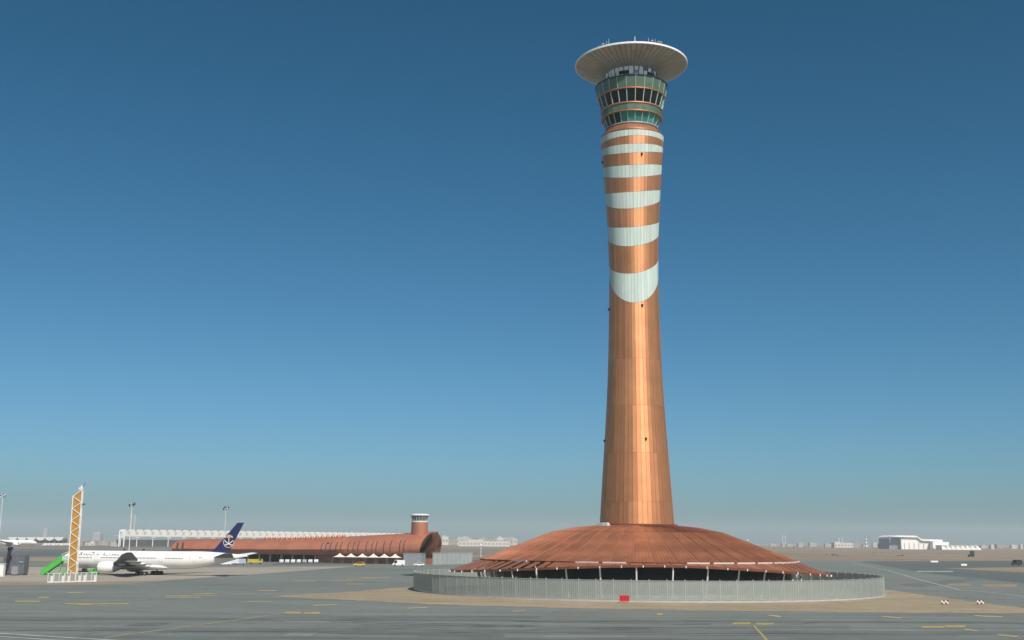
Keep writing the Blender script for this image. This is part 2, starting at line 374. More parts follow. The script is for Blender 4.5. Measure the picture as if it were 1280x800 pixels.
MB().lathe([(5.7, 110.9), (6.7, 113.3), (6.6, 115.5), (7.5, 118.8), (8.0, 121.4), (5.9, 121.45), (6.0, 125.3)], 48).build('cab_core', DARK, tower)
for k in range(NP):
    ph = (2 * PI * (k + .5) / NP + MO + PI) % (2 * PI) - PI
    lit = R(-32) < ph < R(100)
    frustum_panel(k, NP, 6.14, 110.95, 7.1, 113.35, gap=.004, off=MO).build('window_pane', GLASST if lit else GLASSD, tower)
    frustum_panel(k, NP, 7.42, 113.55, 7.5, 115.3, gap=.004, off=MO).build('spandrel_panel', GREENP, tower)
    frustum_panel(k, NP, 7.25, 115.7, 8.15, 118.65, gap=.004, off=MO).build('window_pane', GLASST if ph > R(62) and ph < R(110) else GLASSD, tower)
    frustum_panel(k, NP, 8.4, 119.05, 8.89, 121.7, gap=.004, off=MO).build('spandrel_panel', GREENP, tower)
    a = 2 * PI * k / NP + MO
    MB().bar(pol(6.17, a, 110.95), pol(7.15, a, 113.4), .16, .22).build('mullion', MULL, tower)
    MB().bar(pol(7.3, a, 115.7), pol(8.22, a, 118.7), .17, .24).build('mullion', MULL, tower)
    MB().bar(pol(8.42, a, 119.05), pol(8.92, a, 121.7), .10, .1).build('mullion', MULL, tower)
for prof, M, n in [([(7.2, 113.3), (7.62, 113.32), (7.65, 113.55), (7.2, 113.57)], COPPER, 'ledge'), ([(7.2, 115.3), (7.66, 115.32), (7.7, 115.6), (7.2, 115.66)], COPPER, 'ledge'),
                   ([(8.0, 118.7), (8.45, 118.72), (8.5, 118.98), (8.0, 119.02)], COPPER, 'ledge'), ([(8.4, 121.7), (9.0, 121.72), (9.05, 121.92), (8.4, 121.95)], DARK, 'parapet_rail')]:
    MB().lathe(prof + [prof[0]], 96, caps=False).build(n, M, tower, True)
# visual control room behind the terrace: panes, mullions and panels painted as sunlit reflections in the glass
REFL = [mat('white_reflection', (.88, .88, .86), .6, obj_var=.1), mat('blue_reflection', (.16, .24, .40), .5, obj_var=.3)]
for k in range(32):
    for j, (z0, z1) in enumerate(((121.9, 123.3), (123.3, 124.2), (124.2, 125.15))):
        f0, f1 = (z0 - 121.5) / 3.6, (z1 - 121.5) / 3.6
        frustum_panel(k, 32, 5.95 + .5 * f0, z0, 5.95 + .5 * f1, z1, gap=random.choice((.01, .02)), th=.06).build('reflection_panel', random.choice([REFL[0]] * 4 + [REFL[1], REFL[1], GLASSD]), tower)
for k in range(16):
    a = 2 * PI * k / 16; MB().bar(pol(6.02, a, 121.5), pol(6.55, a, 125.2), .1, .12).build('mullion', DARK, tower)
for k in range(60):
    for r0, z0, r1, z1 in ((6.4, 125.22, 8.85, 126.05), (8.88, 126.06, 11.4, 126.9), (11.43, 126.91, 13.75, 127.68)):
        a, b = 2 * PI * k / 60 + .007, 2 * PI * (k + 1) / 60 - .007
        vs = [pol(r0, a, z0), pol(r0, b, z0), pol(r1, b, z1), pol(r1, a, z1)]; vs += [v + Vector((0, 0, .08)) for v in vs]
        MB().add(vs, [(0, 1, 2, 3), (7, 6, 5, 4), (0, 4, 5, 1), (1, 5, 6, 2), (2, 6, 7, 3), (3, 7, 4, 0)]).build('soffit_panel', SOFFIT, tower)
MB().lathe([(6.2, 125.27), (13.8, 127.76), (13.8, 128.0), (9, 128.35), (.5, 128.6)], 96).build('disc_roof', mat('disc_core', (.16, .14, .12), .7), tower, True)
MB().lathe([(13.72, 127.66), (13.96, 127.68), (13.98, 128.12), (13.7, 128.16), (13.72, 127.66)], 120, caps=False).build('disc_rim', WHITE, tower, True)
for dx, h, r in [(-7.0, 1.5, .04), (-6.5, 1.9, .045), (-8.8, 1.0, .04), (-.4, 1.7, .13), (2.9, 1.5, .05), (3.6, 1.1, .05), (4.6, 1.6, .04), (10.9, .8, .06), (-12, .7, .05), (-2, .6, .1)]:
    y = -math.sqrt(12.9 ** 2 - dx * dx)
    mb = MB().tube((dx, y, 128), (dx, y, 128.1 + h), r, r * .7, 6); mb.tube((dx, y, 128.0), (dx, y, 128.3), r * 2.5, r * 2, 6)
    mb.build('antenna', OFFW, tower)
for dx in (3.9, 5.4, 6.0, -7.8):      # small dishes and camera heads
    y = -math.sqrt(12.7 ** 2 - dx * dx)
    mb = MB().tube((dx, y, 128), (dx, y, 128.9), .06, .06, 6); mb.lathe([(.05, 0), (.3, .1), (.42, .3), (.36, .3), (.05, .06)], 12, (dx, y, 128.9)); mb.build('dish_antenna', OFFW, tower)
for z in (102.42, 65.63, 34.2):
    for ph in (R(12), R(-85), R(100), R(190)):
        c = pol(rad(z) + .02, ph, z); d = pol(1, ph, 0)
        mb = MB().tube(c - d * .1, c + d * .18, .3, .26, 10); mb.tube(c + d * .1 + Vector((0, 0, -.32)), c + d * .2 + Vector((0, 0, .2)), .2, .2, 8); mb.build('obstruction_light', DARK, tower)

# ------------------------------------------------------------------ podium at the tower's foot
pod = thing('podium_building', 'low round building with a conical copper roof around the tower foot', 'building', (TX, TY, 0))
RINGS = [(9.1, 14.62), (14.2, 14.15), (19.8, 13.05), (25.2, 11.0), (30.6, 8.9), (36, 6.95)]
NS = 48
def roof_panel(a, b, r0, z0, r1, z1, ridges=6, th=.12, up=.085):
    vs = []; fs = []; ts = []
    for i in range(ridges):
        for f, h in ((0, 0), (.43, 0), (.45, up), (.55, up), (.57, 0)): ts.append(((i + f) / ridges, h))
    ts.append((1, 0)); n = len(ts) - 1
    for f, h in ts:
        t = a + (b - a) * f; vs += [pol(r0, t, z0 + h), pol(r1, t, z1 + h)]
    for i in range(n): fs.append((2 * i, 2 * i + 1, 2 * i + 3, 2 * i + 2))
    o = len(vs); vs += [pol(r0, a, z0 - th), pol(r1, a, z1 - th), pol(r0, b, z0 - th), pol(r1, b, z1 - th)]
    fs += [(0, o, o + 1, 1), (2 * n, 2 * n + 1, o + 3, o + 2), (1, o + 1, o + 3, *range(2 * n + 1, 1, -2)), (0, *range(2, 2 * n + 1, 2), o + 2, o)]
    return MB().add(vs, fs)
for j in range(len(RINGS) - 1):
    (r0, z0), (r1, z1) = RINGS[j], RINGS[j + 1]
    me = roof_panel(.0035, 2 * PI / NS - .0035, r0 + .04, z0, r1 - .05, z1).mesh('roof_panel', ROOFCU)
    for k in range(NS): link('roof_panel', me, pod, rz=2 * PI * k / NS)
MB().lathe([(r, z - .1) for r, z in RINGS], 96, caps=False).build('roof_deck', CUDARK, pod, True)
rb = MB()
for (r0, z0), (r1, z1) in zip(RINGS, RINGS[1:]): rb.bar(pol(r0, 0, z0 + .04), pol(r1, 0, z1 + .045), .09, .14)
me = rb.mesh('roof_rib', RIBCU)
for k in range(NS): link('roof_rib', me, pod, rz=2 * PI * k / NS)
MB().lathe([(8.7, 14.5), (9.3, 14.55), (9.3, 14.95), (8.6, 15.0)], 64, caps=False).build('roof_flashing', CUDARK, pod)
me = MB().box((0, 0, .25), (1.9, .9, .5)).box((0.2, 0, .62), (1.2, .6, .25)).mesh('roof_unit', OFFW)
for ph, r in ((R(-50), 11.5), (R(-44), 11.5)): link('roof_unit', me, pod, pol(r, ph, 14.45), ph)
# lower canopy of separate copper blades between the gutter and the eave
def out(ph):
    s_ = abs(math.sin(ph)) ** 1.7
    return 37.6 + 5.4 * s_, 6.5 - 2.1 * s_ - (.35 * s_ if math.sin(ph) > 0 else 0)
NB = 84
for k in range(NB):
    d_ = math.degrees((2 * PI * (k + .5) / NB + PI) % (2 * PI) - PI)
    g_ = .26 if -68 < d_ < -33 else .20 if 48 < d_ < 88 else .03
    a, b = 2 * PI * (k + g_) / NB, 2 * PI * (k + 1 - g_) / NB
    (ra, za), (rb_, zb) = out(a), out(b)
    vs = [pol(36.1, a, 6.78), pol(36.1, b, 6.78), pol(rb_, b, zb), pol(ra, a, za)]; vs += [v - Vector((0, 0, .18)) for v in vs]
    MB().add(vs, [(0, 1, 2, 3), (7, 6, 5, 4), (0, 4, 5, 1), (1, 5, 6, 2), (2, 6, 7, 3), (3, 7, 4, 0)]).build('canopy_blade', ROOFCU, pod)
fa = MB(); n = 144; rings = []
for k in range(n + 1):
    ph = 2 * PI * k / n; r, z = out(ph)
    rings.append([pol(r - .1, ph, z - .42), pol(r + .12, ph, z - .42), pol(r + .14, ph, z + .06), pol(r - .1, ph, z + .06)])
fa.loft(rings, caps=False).build('eave_fascia', CUDARK, pod)
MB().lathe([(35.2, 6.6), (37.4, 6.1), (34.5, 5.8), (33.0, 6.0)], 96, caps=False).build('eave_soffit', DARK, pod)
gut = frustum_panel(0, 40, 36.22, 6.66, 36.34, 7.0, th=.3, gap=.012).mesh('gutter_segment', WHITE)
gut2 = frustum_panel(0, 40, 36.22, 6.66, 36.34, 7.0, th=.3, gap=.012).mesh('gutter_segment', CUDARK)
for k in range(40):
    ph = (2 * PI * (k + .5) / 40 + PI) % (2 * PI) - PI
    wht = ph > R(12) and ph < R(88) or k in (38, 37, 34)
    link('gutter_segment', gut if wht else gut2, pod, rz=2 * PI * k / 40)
lm = MB().tube((0, 0, -.2), (0, 0, .1), .13, .13, 8).tube((0, 0, -.36), (0, 0, -.2), .08, .13, 8).mesh('eave_light', WHITE)
for k in range(56):
    ph = 2 * PI * (k + .3) / 56; r, z = out(ph); link('eave_light', lm, pod, pol(r + .3, ph, z - .15))
gm = frustum_panel(0, 64, 34.2, .5, 34.9, 6.1, gap=.002).mesh('window_pane', GLASSD)
for k in range(64): link('window_pane', gm, pod, rz=2 * PI * k / 64)
MB().lathe([(33.9, 0.05), (34.6, .05), (34.6, .5), (33.9, .5)], 96).build('plinth', CONC, pod)
me = MB().tube(pol(35.9, 0, .06), pol(37.3, 0, 6.1), .18, .16, 10).tube(pol(35.9, 0, .05), pol(35.9, 0, .3), .4, .4, 10).mesh('column', WHITE)
for k in range(32): link('column', me, pod, rz=2 * PI * (k + .42) / 32)

# ------------------------------------------------------------------ ring fence of perforated metal panels
FXC, FR_, FH = TX + 1.4, 52.6, 4.05
fence = thing('ring_fence', 'tall grey perforated metal fence circling the tower podium', 'fence', (FXC, TY, 0))
PERF = bpy.data.materials.new('perforated_metal'); PERF.use_nodes = True
t = PERF.node_tree; b = t.nodes['Principled BSDF']
b.inputs['Base Color'].default_value = (.28, .32, .295, 1); b.inputs['Roughness'].default_value = .55; b.inputs['Metallic'].default_value = .0
tc = t.nodes.new('ShaderNodeTexCoord'); nz = t.nodes.new('ShaderNodeTexNoise'); nz.inputs['Scale'].default_value = .7
rp = t.nodes.new('ShaderNodeValToRGB'); rp.color_ramp.elements[0].color = (.28, .32, .295, 1); rp.color_ramp.elements[1].color = (.37, .41, .375, 1)
t.links.new(tc.outputs['Object'], nz.inputs[0]); t.links.new(nz.outputs[0], rp.inputs[0]); t.links.new(rp.outputs[0], b.inputs['Base Color'])
b.inputs['Alpha'].default_value = .67
FPOST = mat('fence_post', (.34, .38, .355), .5, .1, var=.1, scale=.8)
NFN = 100
hw = FR_ * math.tan(PI / NFN)
pan = MB().box((0, -FR_, .35 + (FH - .45) / 2), (2 * hw - .14, .03, FH - .55)).mesh('fence_panel', PERF)
rl = MB()
for z in (.5, FH - .12): rl.box((0, -FR_ - .06, z), (2 * hw - .12, .07, .09))
for i in range(1, 8): rl.box((-hw + i * 2 * hw / 8, -FR_ - .04, FH / 2 + .2), (.05, .04, FH - .5))
rail = rl.mesh('rail', FPOST)
post = MB().box((0, -FR_, FH / 2 + .06), (.14, .2, FH)).box((0, -FR_, FH + .1), (.2, .26, .06)).mesh('post', FPOST)
kerb = MB().box((0, -FR_, .2), (2 * hw - .01, .34, .34)).mesh('kerb', CONC)
for k in range(NFN):
    rz = 2 * PI * k / NFN
    p_ = link('fence_panel', pan, fence, rz=rz); link('rail', rail, p_)
    link('post', post, fence, rz=rz + PI / NFN); link('kerb', kerb, fence, rz=rz)

# ------------------------------------------------------------------ airliner
A_WH = mat('aircraft_white', (.80, .80, .77), .35, var=.03, scale=.3, coat=.3)
A_BL = mat('tail_blue', (.018, .022, .095), .4, var=.1, scale=.4)
A_GR = mat('wing_grey', (.20, .21, .22), .45, .2, var=.1, scale=.4)
A_BE = mat('belly_beige', (.60, .57, .50), .4, var=.05, scale=.3)
A_GD = mat('emblem_gold', (.62, .44, .30), .45, var=.1)
A_TX = mat('lettering_grey', (.055, .05, .05), .5)
A_MT = mat('bare_metal', (.55, .56, .58), .25, .9, var=.05)
def fus(x):     # radius y, radius z, centre z along the fuselage
    if x < 9:
        t = max(x, .02) / 9; r = 3.1 * (1 - (1 - t) ** 2.2) ** .62; return r, r, 5.3 - .95 * (1 - t) ** 1.8
    if x > 51:
        t = (x - 51) / 22.9; r = 3.1 * (1 - t ** 1.7); return max(r * .96, .18), max(r, .35), 5.3 + 1.75 * t ** 1.25
    return 3.1, 3.1, 5.3
def ring(x, n=32):
    a, b, c = fus(x); return [Vector((x, a * math.cos(2 * PI * i / n), c + b * math.sin(2 * PI * i / n))) for i in range(n)]
def foil(le, te, z, th, y):
    ch = te - le
    return [Vector((le + ch * u, y, z + s * th * ch)) for u, s in ((0, 0), (.04, .28), (.15, .48), (.4, .55), (.7, .3), (1, .02), (.7, -.12), (.4, -.3), (.15, -.3), (.04, -.18))]
def side_y(z, x=30):
    a, b, c = fus(x); q = max(0, 1 - ((z - c) / b) ** 2); return a * math.sqrt(q)
def text_mesh(body, size, font_shear=0.):
    cu = bpy.data.curves.new('lettering', 'FONT'); cu.body = body; cu.size = size; cu.shear = font_shear; cu.offset = .02
    o = bpy.data.objects.new('lettering', cu); COL.objects.link(o)
    bpy.context.view_layer.update(); dg = bpy.context.evaluated_depsgraph_get()
    me = bpy.data.meshes.new_from_object(o.evaluated_get(dg)); bpy.data.objects.remove(o)
    return me
def wrap_text(body, x0, x1, z0, z1, parent, M, shear=.2):
    me = text_mesh(body, 1., shear)
    if not me.vertices: return
    xs = [v.co.x for v in me.vertices]; ys = [v.co.y for v in me.vertices]
    for v in me.vertices:
        X = x0 + (v.co.x - min(xs)) / (max(xs) - min(xs)) * (x1 - x0); Z = z0 + (v.co.y - min(ys)) / (max(ys) - min(ys)) * (z1 - z0)
        v.co = (X, -side_y(Z, X) - .03, Z)
    me.materials.clear(); me.materials.append(M); return link('lettering', me, parent)
def strokes(segs, wd, place, M, parent, name='emblem'):
    mb = MB()
    for pl in segs:
        for p, q in zip(pl, pl[1:]):
            P, Q = Vector(p), Vector(q); d = (Q - P).normalized(); n_ = Vector((-d.y, d.x)) * wd / 2; e = d * wd * .3
            vs = [P - n_ - e, Q - n_ + e, Q + n_ + e, P + n_ - e]
            for s_ in (-1, 1): mb.add([place(v, s_) for v in vs], [(0, 1, 2, 3)])
    return mb.build(name, M, parent)
def arc(cx, cy, r, a0, a1, n=14): return [(cx + r * math.cos(R(a0 + (a1 - a0) * i / n)), cy + r * math.sin(R(a0 + (a1 - a0) * i / n))) for i in range(n + 1)]

def airliner(name, label, loc, rz, scale, group=None, livery=True):
    root = thing(name, label, 'airplane', loc, rz, group); root.scale = (scale,) * 3
    xs = [0, .15, .5, 1.1, 2, 3.2, 4.8, 6.5, 9, 13, 18, 24, 30, 36, 42, 48, 51, 54, 57, 60, 63, 66, 68.5, 71, 73, 73.8]
    fu = MB().loft([ring(x) for x in xs]).build('fuselage', A_WH, root, True)
    # wing-body fairing
    fr = []
    for x, hw_, zt, zb in ((19, 1.6, 2.9, 2.3), (22, 3.1, 3.6, 1.9), (27, 3.5, 4.2, 1.75), (36, 3.55, 4.2, 1.75), (42, 3.1, 3.7, 1.95), (46, 1.4, 2.9, 2.35)):
        fr.append([Vector((x, hw_ * math.cos(a), (zt + zb) / 2 + (zt - zb) / 2 * math.sin(a))) for a in [2 * PI * i / 20 for i in range(20)]])
    MB().loft(fr).build('wing_fairing', A_WH, root, True)
    for s_ in (-1, 1):
        secs = [(20.8, 39, 3.4, .13, 1.0), (23.2, 39, 3.55, .12, 3.3), (28.2, 39.6, 4.3, .10, 10), (35.5, 43.2, 5.6, .095, 20), (42.2, 46.6, 7.5, .09, 29.5), (45.6, 47.6, 8.2, .08, 32.4)]
        MB().loft([foil(a, b, z, t_, s_ * y) for a, b, z, t_, y in secs]).build('wing', A_GR, root, True)
        for y, x, z in ((6.5, 37.5, 3.3), (13.5, 39.0, 4.15), (20.5, 41.5, 5.2)):      # flap track fairings
            rr = [[Vector((x + u, s_ * y + q * .34 * math.cos(a), z + u * .02 + q * .5 * math.sin(a))) for a in [2 * PI * i / 10 for i in range(10)]] for u, q in ((-3, .1), (-1.5, .8), (.5, 1), (2.5, .7), (4, .1))]
            MB().loft(rr).build('flap_fairing', A_WH, root, True)
        ey, ez, ex = s_ * 9.9, 2.75, 23.2
        prof = [(1.62, 0), (1.86, .15), (2.05, 1.0), (2.1, 2.4), (2.0, 3.8), (1.75, 5.3), (1.6, 5.7)]
        def xl(prof, n=28): return [[Vector((ex + u, ey + r * math.cos(2 * PI * i / n), ez + r * math.sin(2 * PI * i / n))) for i in range(n)] for r, u in prof]
        en = MB().loft(xl(prof), caps=False).build('engine', A_WH, root, True)
        MB().loft(xl([(1.60, 1.3), (1.58, .15), (1.70, -.06), (1.88, .12)]), caps=False).build('intake_lip', A_MT, en, True)
        MB().loft(xl([(1.58, 1.25), (.3, 1.0), (.02, .6)])).build('fan', DARK, en, True)
        MB().loft(xl([(1.62, 5.6), (1.3, 6.4), (1.05, 7.2), (.5, 8.3), (.05, 8.9)])).build('core_nozzle', STEEL, en, True)
        MB().loft([[Vector((x, ey + w_ * k, z)) for x, z, k in ((a, z0, -1), (a, z0, 1), (a, z1, 1), (a, z1, -1))] for a, z0, z1, w_ in ((25, 4.5, 4.85, .1), (27, 4.0, 4.9, .25), (30, 3.4, 4.5, .28), (33, 3.6, 4.3, .1))]).build('pylon', A_WH, en, True)
        st = [(60.5, 69.5, 6.2, .10, .4), (62.2, 69.6, 6.45, .10, 2), (69.9, 72.9, 7.9, .09, 10.8)]
        MB().loft([foil(a, b, z, t_, s_ * y) for a, b, z, t_, y in st]).build('stabilizer', A_GR if s_ < 0 else A_WH, root, True)  # shade and sun put into the colour: near one grey, far one white
        # main gear: strut and three-axle bogie
        gx, gy = 37, s_ * 5.5
        ge = MB().tube((gx, gy, .95), (gx - .2, gy - s_ * .6, 3.6), .22, .28, 10).bar((gx - 1.6, gy, .72), (gx + 1.6, gy, .72), .3).bar((gx, gy, 1.6), (gx + 1.6, gy - s_ * 1.4, 3.2), .14).build('main_gear', STEEL, root)
        for ax in (-1.46, 0, 1.46):
            for dy in (-.55, .55):
                wl = MB().tube((gx + ax, gy + dy - .24, .68), (gx + ax, gy + dy + .24, .68), .66, .66, 18).build('tyre', RUBBER, ge)
                MB().tube((gx + ax, gy + dy - .26, .68), (gx + ax, gy + dy + .26, .68), .3, .3, 12).build('rim', STEEL, ge)
    ge = MB().tube((6, 0, .6), (6.2, 0, 3.2), .16, .2, 10).bar((6, -.5, .55), (6, .5, .55), .14).build('nose_gear', STEEL, root)
    for dy in (-.4, .4): MB().tube((6, dy - .18, .55), (6, dy + .18, .55), .53, .53, 16).build('tyre', RUBBER, ge)
    # fin
    def fsec(le, te, z, th):
        ch = te - le
        return [Vector((le + ch * u, s * th * ch, z)) for u, s in ((0, 0), (.05, .35), (.3, .5), (.6, .4), (1, .02), (1, -.02), (.6, -.4), (.3, -.5), (.05, -.35))]
    fin = MB().loft([fsec(59.6, 66.2, 7.4, .07), fsec(61.0, 67.2, 8.9, .07), fsec(69.5, 72.0, 18.5, .07)]).build('fin', A_BL, root, True)
    MB().loft([fsec(57.5, 63, 8.0, .02), fsec(60.2, 63.5, 8.6, .02)]).build('dorsal_fillet', A_BL, fin, True)
    # rows of cabin windows broken at the doors, doors with frames
    doors = (7.6, 17.6, 28.6, 42.5, 55.2)
    wr = MB(); x = 9.4
    while x < 58:
        if all(abs(x - d) > 1.6 for d in doors):
            for s_ in (-1, 1):
                z0 = fus(x)[2] + .42; z1 = z0 + .42; y0, y1 = side_y(z0, x) + .02, side_y(z1, x) + .02
                wr.quad((x - .14, s_ * y0, z0), (x + .14, s_ * y0, z0), (x + .14, s_ * y1, z1), (x - .14, s_ * y1, z1))
        x += .53
    stuff(wr.build('window_row', DARK, fu))
    for d in doors:
        for s_ in (-1, 1):
            mb = MB(); c = fus(d)[2]
            for q in range(4):
                za, zb = c - .85 + q * .48, c - .85 + (q + 1) * .48
                for xa, xb in ((d - .6, d - .54), (d + .54, d + .6)): mb.quad((xa, s_ * (side_y(za, xa) + .025), za), (xb, s_ * (side_y(za, xb) + .025), za), (xb, s_ * (side_y(zb, xb) + .025), zb), (xa, s_ * (side_y(zb, xa) + .025), zb))
            for za in (c - .85, c + 1.05): mb.quad((d - .6, s_ * (side_y(za, d) + .025), za), (d + .6, s_ * (side_y(za, d) + .025), za), (d + .6, s_ * (side_y(za + .06, d) + .025), za + .06), (d - .6, s_ * (side_y(za + .06, d) + .025), za + .06))
            mb.build('door_frame', STEEL, fu)
    ck = MB()
    for s_ in (-1, 1):
        for xa, xb in ((1.9, 2.6), (2.65, 3.3), (3.35, 3.9)):
            za, zb = 6.05, 6.6
            ck.quad((xa, s_ * (side_y(za, xa) + .03), za), (xb, s_ * (side_y(za, xb) + .03), za), (xb + .1, s_ * (side_y(zb, xb + .1) + .03), zb), (xa + .25, s_ * (side_y(zb, xa + .25) + .03), zb))
    ck.build('cockpit_window', GLASSD, fu)
    for x_ in (26.5, 34.0): MB().loft([[Vector((x_ + a * .5, b * .15, 8.25)) for a, b in ((-1, 0), (0, 1), (1, 0), (0, -1))], [Vector((x_ + .3 + a * .3, b * .08, 9.1)) for a, b in ((-1, 0), (0, 1), (1, 0), (0, -1))]]).build('blade_antenna', DARK, fu)
    if livery:
        wrap_text('SAUDIA', 10.6, 18.4, 6.65, 7.85, fu, A_TX)
        ar = '\ufe94\ufef3\ufea9\ufeee\ufecc\ufeb4\ufedf\ufe8d'
        try:
            me = text_mesh(ar, 1.); ok = len(me.vertices) > 120
        except Exception: ok = False
        print('ARABIC', ok)
        # drawn by hand as pen strokes so that no font is needed: reads right to left
        sk = [[(7.4, 0), (7.4, 1.0)], [(6.9, 1.0), (6.9, .05), (5.6, .05)], [(6.6, .05), (6.55, .3)], [(6.25, .05), (6.2, .3)], [(5.9, .05), (5.85, .35)],
              [(5.6, .05), (5.1, .05), (5.0, .4), (5.3, .4), (5.1, .1), (4.4, .05)], [(4.4, .05), (4.35, .4), (4.05, .4), (4.05, .1), (4.3, .05)], [(4.1, .1), (3.8, -.3)],
              [(3.5, .55), (3.2, .35), (3.2, .02), (2.7, .02)], [(2.3, .4), (2.25, .03), (1.3, .03)], [(1.3, .03), (1.2, .45), (.8, .45), (.8, .03), (1.2, .03)],
              [(2.2, -.22), (2.0, -.22)], [(1.15, .72), (.85, .72)]]
        sk = [[(x * 1.05 + 19.2, z * 1.0 + 6.8) for x, z in q] for q in sk]
        strokes(sk, .16, lambda v, s_: Vector((v.x, -(side_y(v.y, v.x) + .03) if s_ < 0 else -(side_y(v.y, v.x) + .031), v.y)), A_TX, fu, 'lettering')
        # emblem: a date palm over two crossed swords inside an open ring
        def on_fin(v, s_):
            z = v.y; t_ = (z - 8.9) / 9.6; le, te = 61.0 + 8.5 * t_, 67.2 + 4.8 * t_; ch = te - le; u = (v.x - le) / ch
            th = .07 * ch * (.35 + (u - .05) * .6 if u < .3 else .5 - (u - .3) / .3 * .1 if u < .6 else .4 - (u - .6) / .4 * .38)
            return Vector((v.x, s_ * (th + .04), z))
        cx, cz = 66.6, 12.3
        em = [arc(cx, cz - .5, 1.95, 150, 375)]
        strokes(em, .26, on_fin, A_GD, fin)
        cr = []
        for k in range(9):
            a = 10 + k * 20; cr.append([(cx, cz + .75), (cx + .75 * math.cos(R(a)), cz + 1.35 + .45 * math.sin(R(a))), (cx + 1.35 * math.cos(R(a)), cz + .9 + .75 * math.sin(R(a)))])
        strokes(cr + [[(cx, cz - .9), (cx, cz + .8)]], .40, on_fin, A_GD, fin, 'palm_emblem')
        strokes([[(cx - 1.5, cz - .1), (cx - .4, cz - 1.0), (cx + .9, cz - 1.6), (cx + 1.35, cz - 1.5)], [(cx + 1.5, cz - .1), (cx + .4, cz - 1.0), (cx - .9, cz - 1.6), (cx - 1.35, cz - 1.5)]], .26, on_fin, A_WH, fin, 'sword_emblem')
    return root
ASC = .85; TH = R(11)
ng = at(177, 719.4); cs, sn = math.cos(-TH), math.sin(-TH)
gl = Vector((37 * ASC, -5.5 * ASC, 0)); aloc = Vector((ng.x - (gl.x * cs - gl.y * sn), ng.y - (gl.x * sn + gl.y * cs), .04))
airliner('airliner', 'large white twin-engine airliner with dark blue tail parked on the left apron', aloc, -TH, ASC)
fp = at(24, 682.5); airliner('airliner', 'small hazy airliner parked far off at the left edge before the tent roofs', (fp.x + 22, fp.y, 0), PI + R(12), .9, livery=False)

# ------------------------------------------------------------------ yellow lattice mast with barriers
YB = at(90, 727).y
MYEL = mat('mast_yellow', (.42, .22, .025), .55, var=.12, scale=.8)
mast = thing('lattice_mast', 'tall slanted-top yellow mast with white zigzag bracing in front of the airliner', 'mast', at(89, 727))
o0 = Vector(mast.location)
def mp(x, y, dy=0.): return atY(x, y, YB) - o0 + Vector((0, dy, 0))
BL_, TL_, BR_, TR_ = mp(83.8, 727), mp(91.2, 620.5), mp(94.6, 727), mp(102.7, 612)
BL_.z = BR_.z = .02
dp = .8
vs = [BL_, BR_, TR_, TL_]; c_ = (BL_ + BR_ + TR_ + TL_) / 4
HL, HRt = TL_.z - BL_.z, TR_.z - BR_.z; TRS = BR_.lerp(TR_, HL / HRt)
ins = [p_ + (Vector((.12 if p_ in (BL_, TL_) else -.12, 0, 0))) for p_ in vs]
MB().add([p_ + Vector((0, .12, 0)) for p_ in ins] + [p_ + Vector((0, dp - .12, 0)) for p_ in ins], [(0, 1, 2, 3), (7, 6, 5, 4), (0, 4, 5, 1), (1, 5, 6, 2), (2, 6, 7, 3), (3, 7, 4, 0)]).build('panel', MYEL, mast)
for y in (0, dp):
    for a, b in ((BL_, TL_), (BR_, TR_), (TL_, TR_), (BL_, BR_)): MB().bar(a + Vector((0, y, 0)), b + Vector((0, y, 0)), .16).build('chord', WHITE, mast)
    nb = 14
    for i in range(nb):
        l, r_ = (BL_, TL_), (BR_, TRS)
        A, B = (l, r_) if i % 2 == 0 else (r_, l)
        z0, z1 = i / nb, (i + 1) / nb
        p0 = A[0].lerp(A[1], z0); p1 = B[0].lerp(B[1], z1)
        MB().bar(p0 + Vector((0, y, 0)), p1 + Vector((0, y, 0)), .13).build('brace', WHITE, mast)
tp = TR_ + Vector((-.5, .8, 0))
MB().box(tp + Vector((0, 0, .3)), (1.1, .9, .6)).box(tp + Vector((.1, 0, .85)), (.5, .5, .5)).build('lamp_housing', OFFW, mast)
MB().tube(tp + Vector((.4, 0, .5)), tp + Vector((1.0, 0, 2.0)), .05, .05, 6).build('antenna', DARK, mast)
MB().box(TR_ * .84 + BR_ * .16 + Vector((.5, .4, 0)), (.7, .3, .3)).build('bracket', DARK, mast)
b0 = at(61, 728.5); b1 = at(122, 727); nbar = 9
for i in range(nbar):
    p_ = b0.lerp(b1, (i + .5) / nbar) + Vector((0, -.6 if i % 2 else -.9, .04)); L_ = (b1 - b0).length / nbar - .1
    t_ = thing('barrier_panel', nth('white railed barrier at the foot of the yellow mast, %s from the left'), 'barrier', p_, group='white barriers round the yellow mast')
    MB().box((0, 0, 2.25), (L_, .12, .14)).box((0, 0, .15), (L_, .3, .3)).box((-L_ / 2 + .05, 0, 1.15), (.12, .14, 2.3)).box((L_ / 2 - .05, 0, 1.15), (.12, .14, 2.3)).build('frame', OFFW, t_)
    MB().box((0, .02, 1.2), (L_ - .2, .04, 1.6)).build('mesh_infill', PERF, t_)
    if i % 3 != 1: MB().box((L_ * .2, .12, .9), (L_ * .4, .3, 1.4)).build('crate', OFFW, t_)

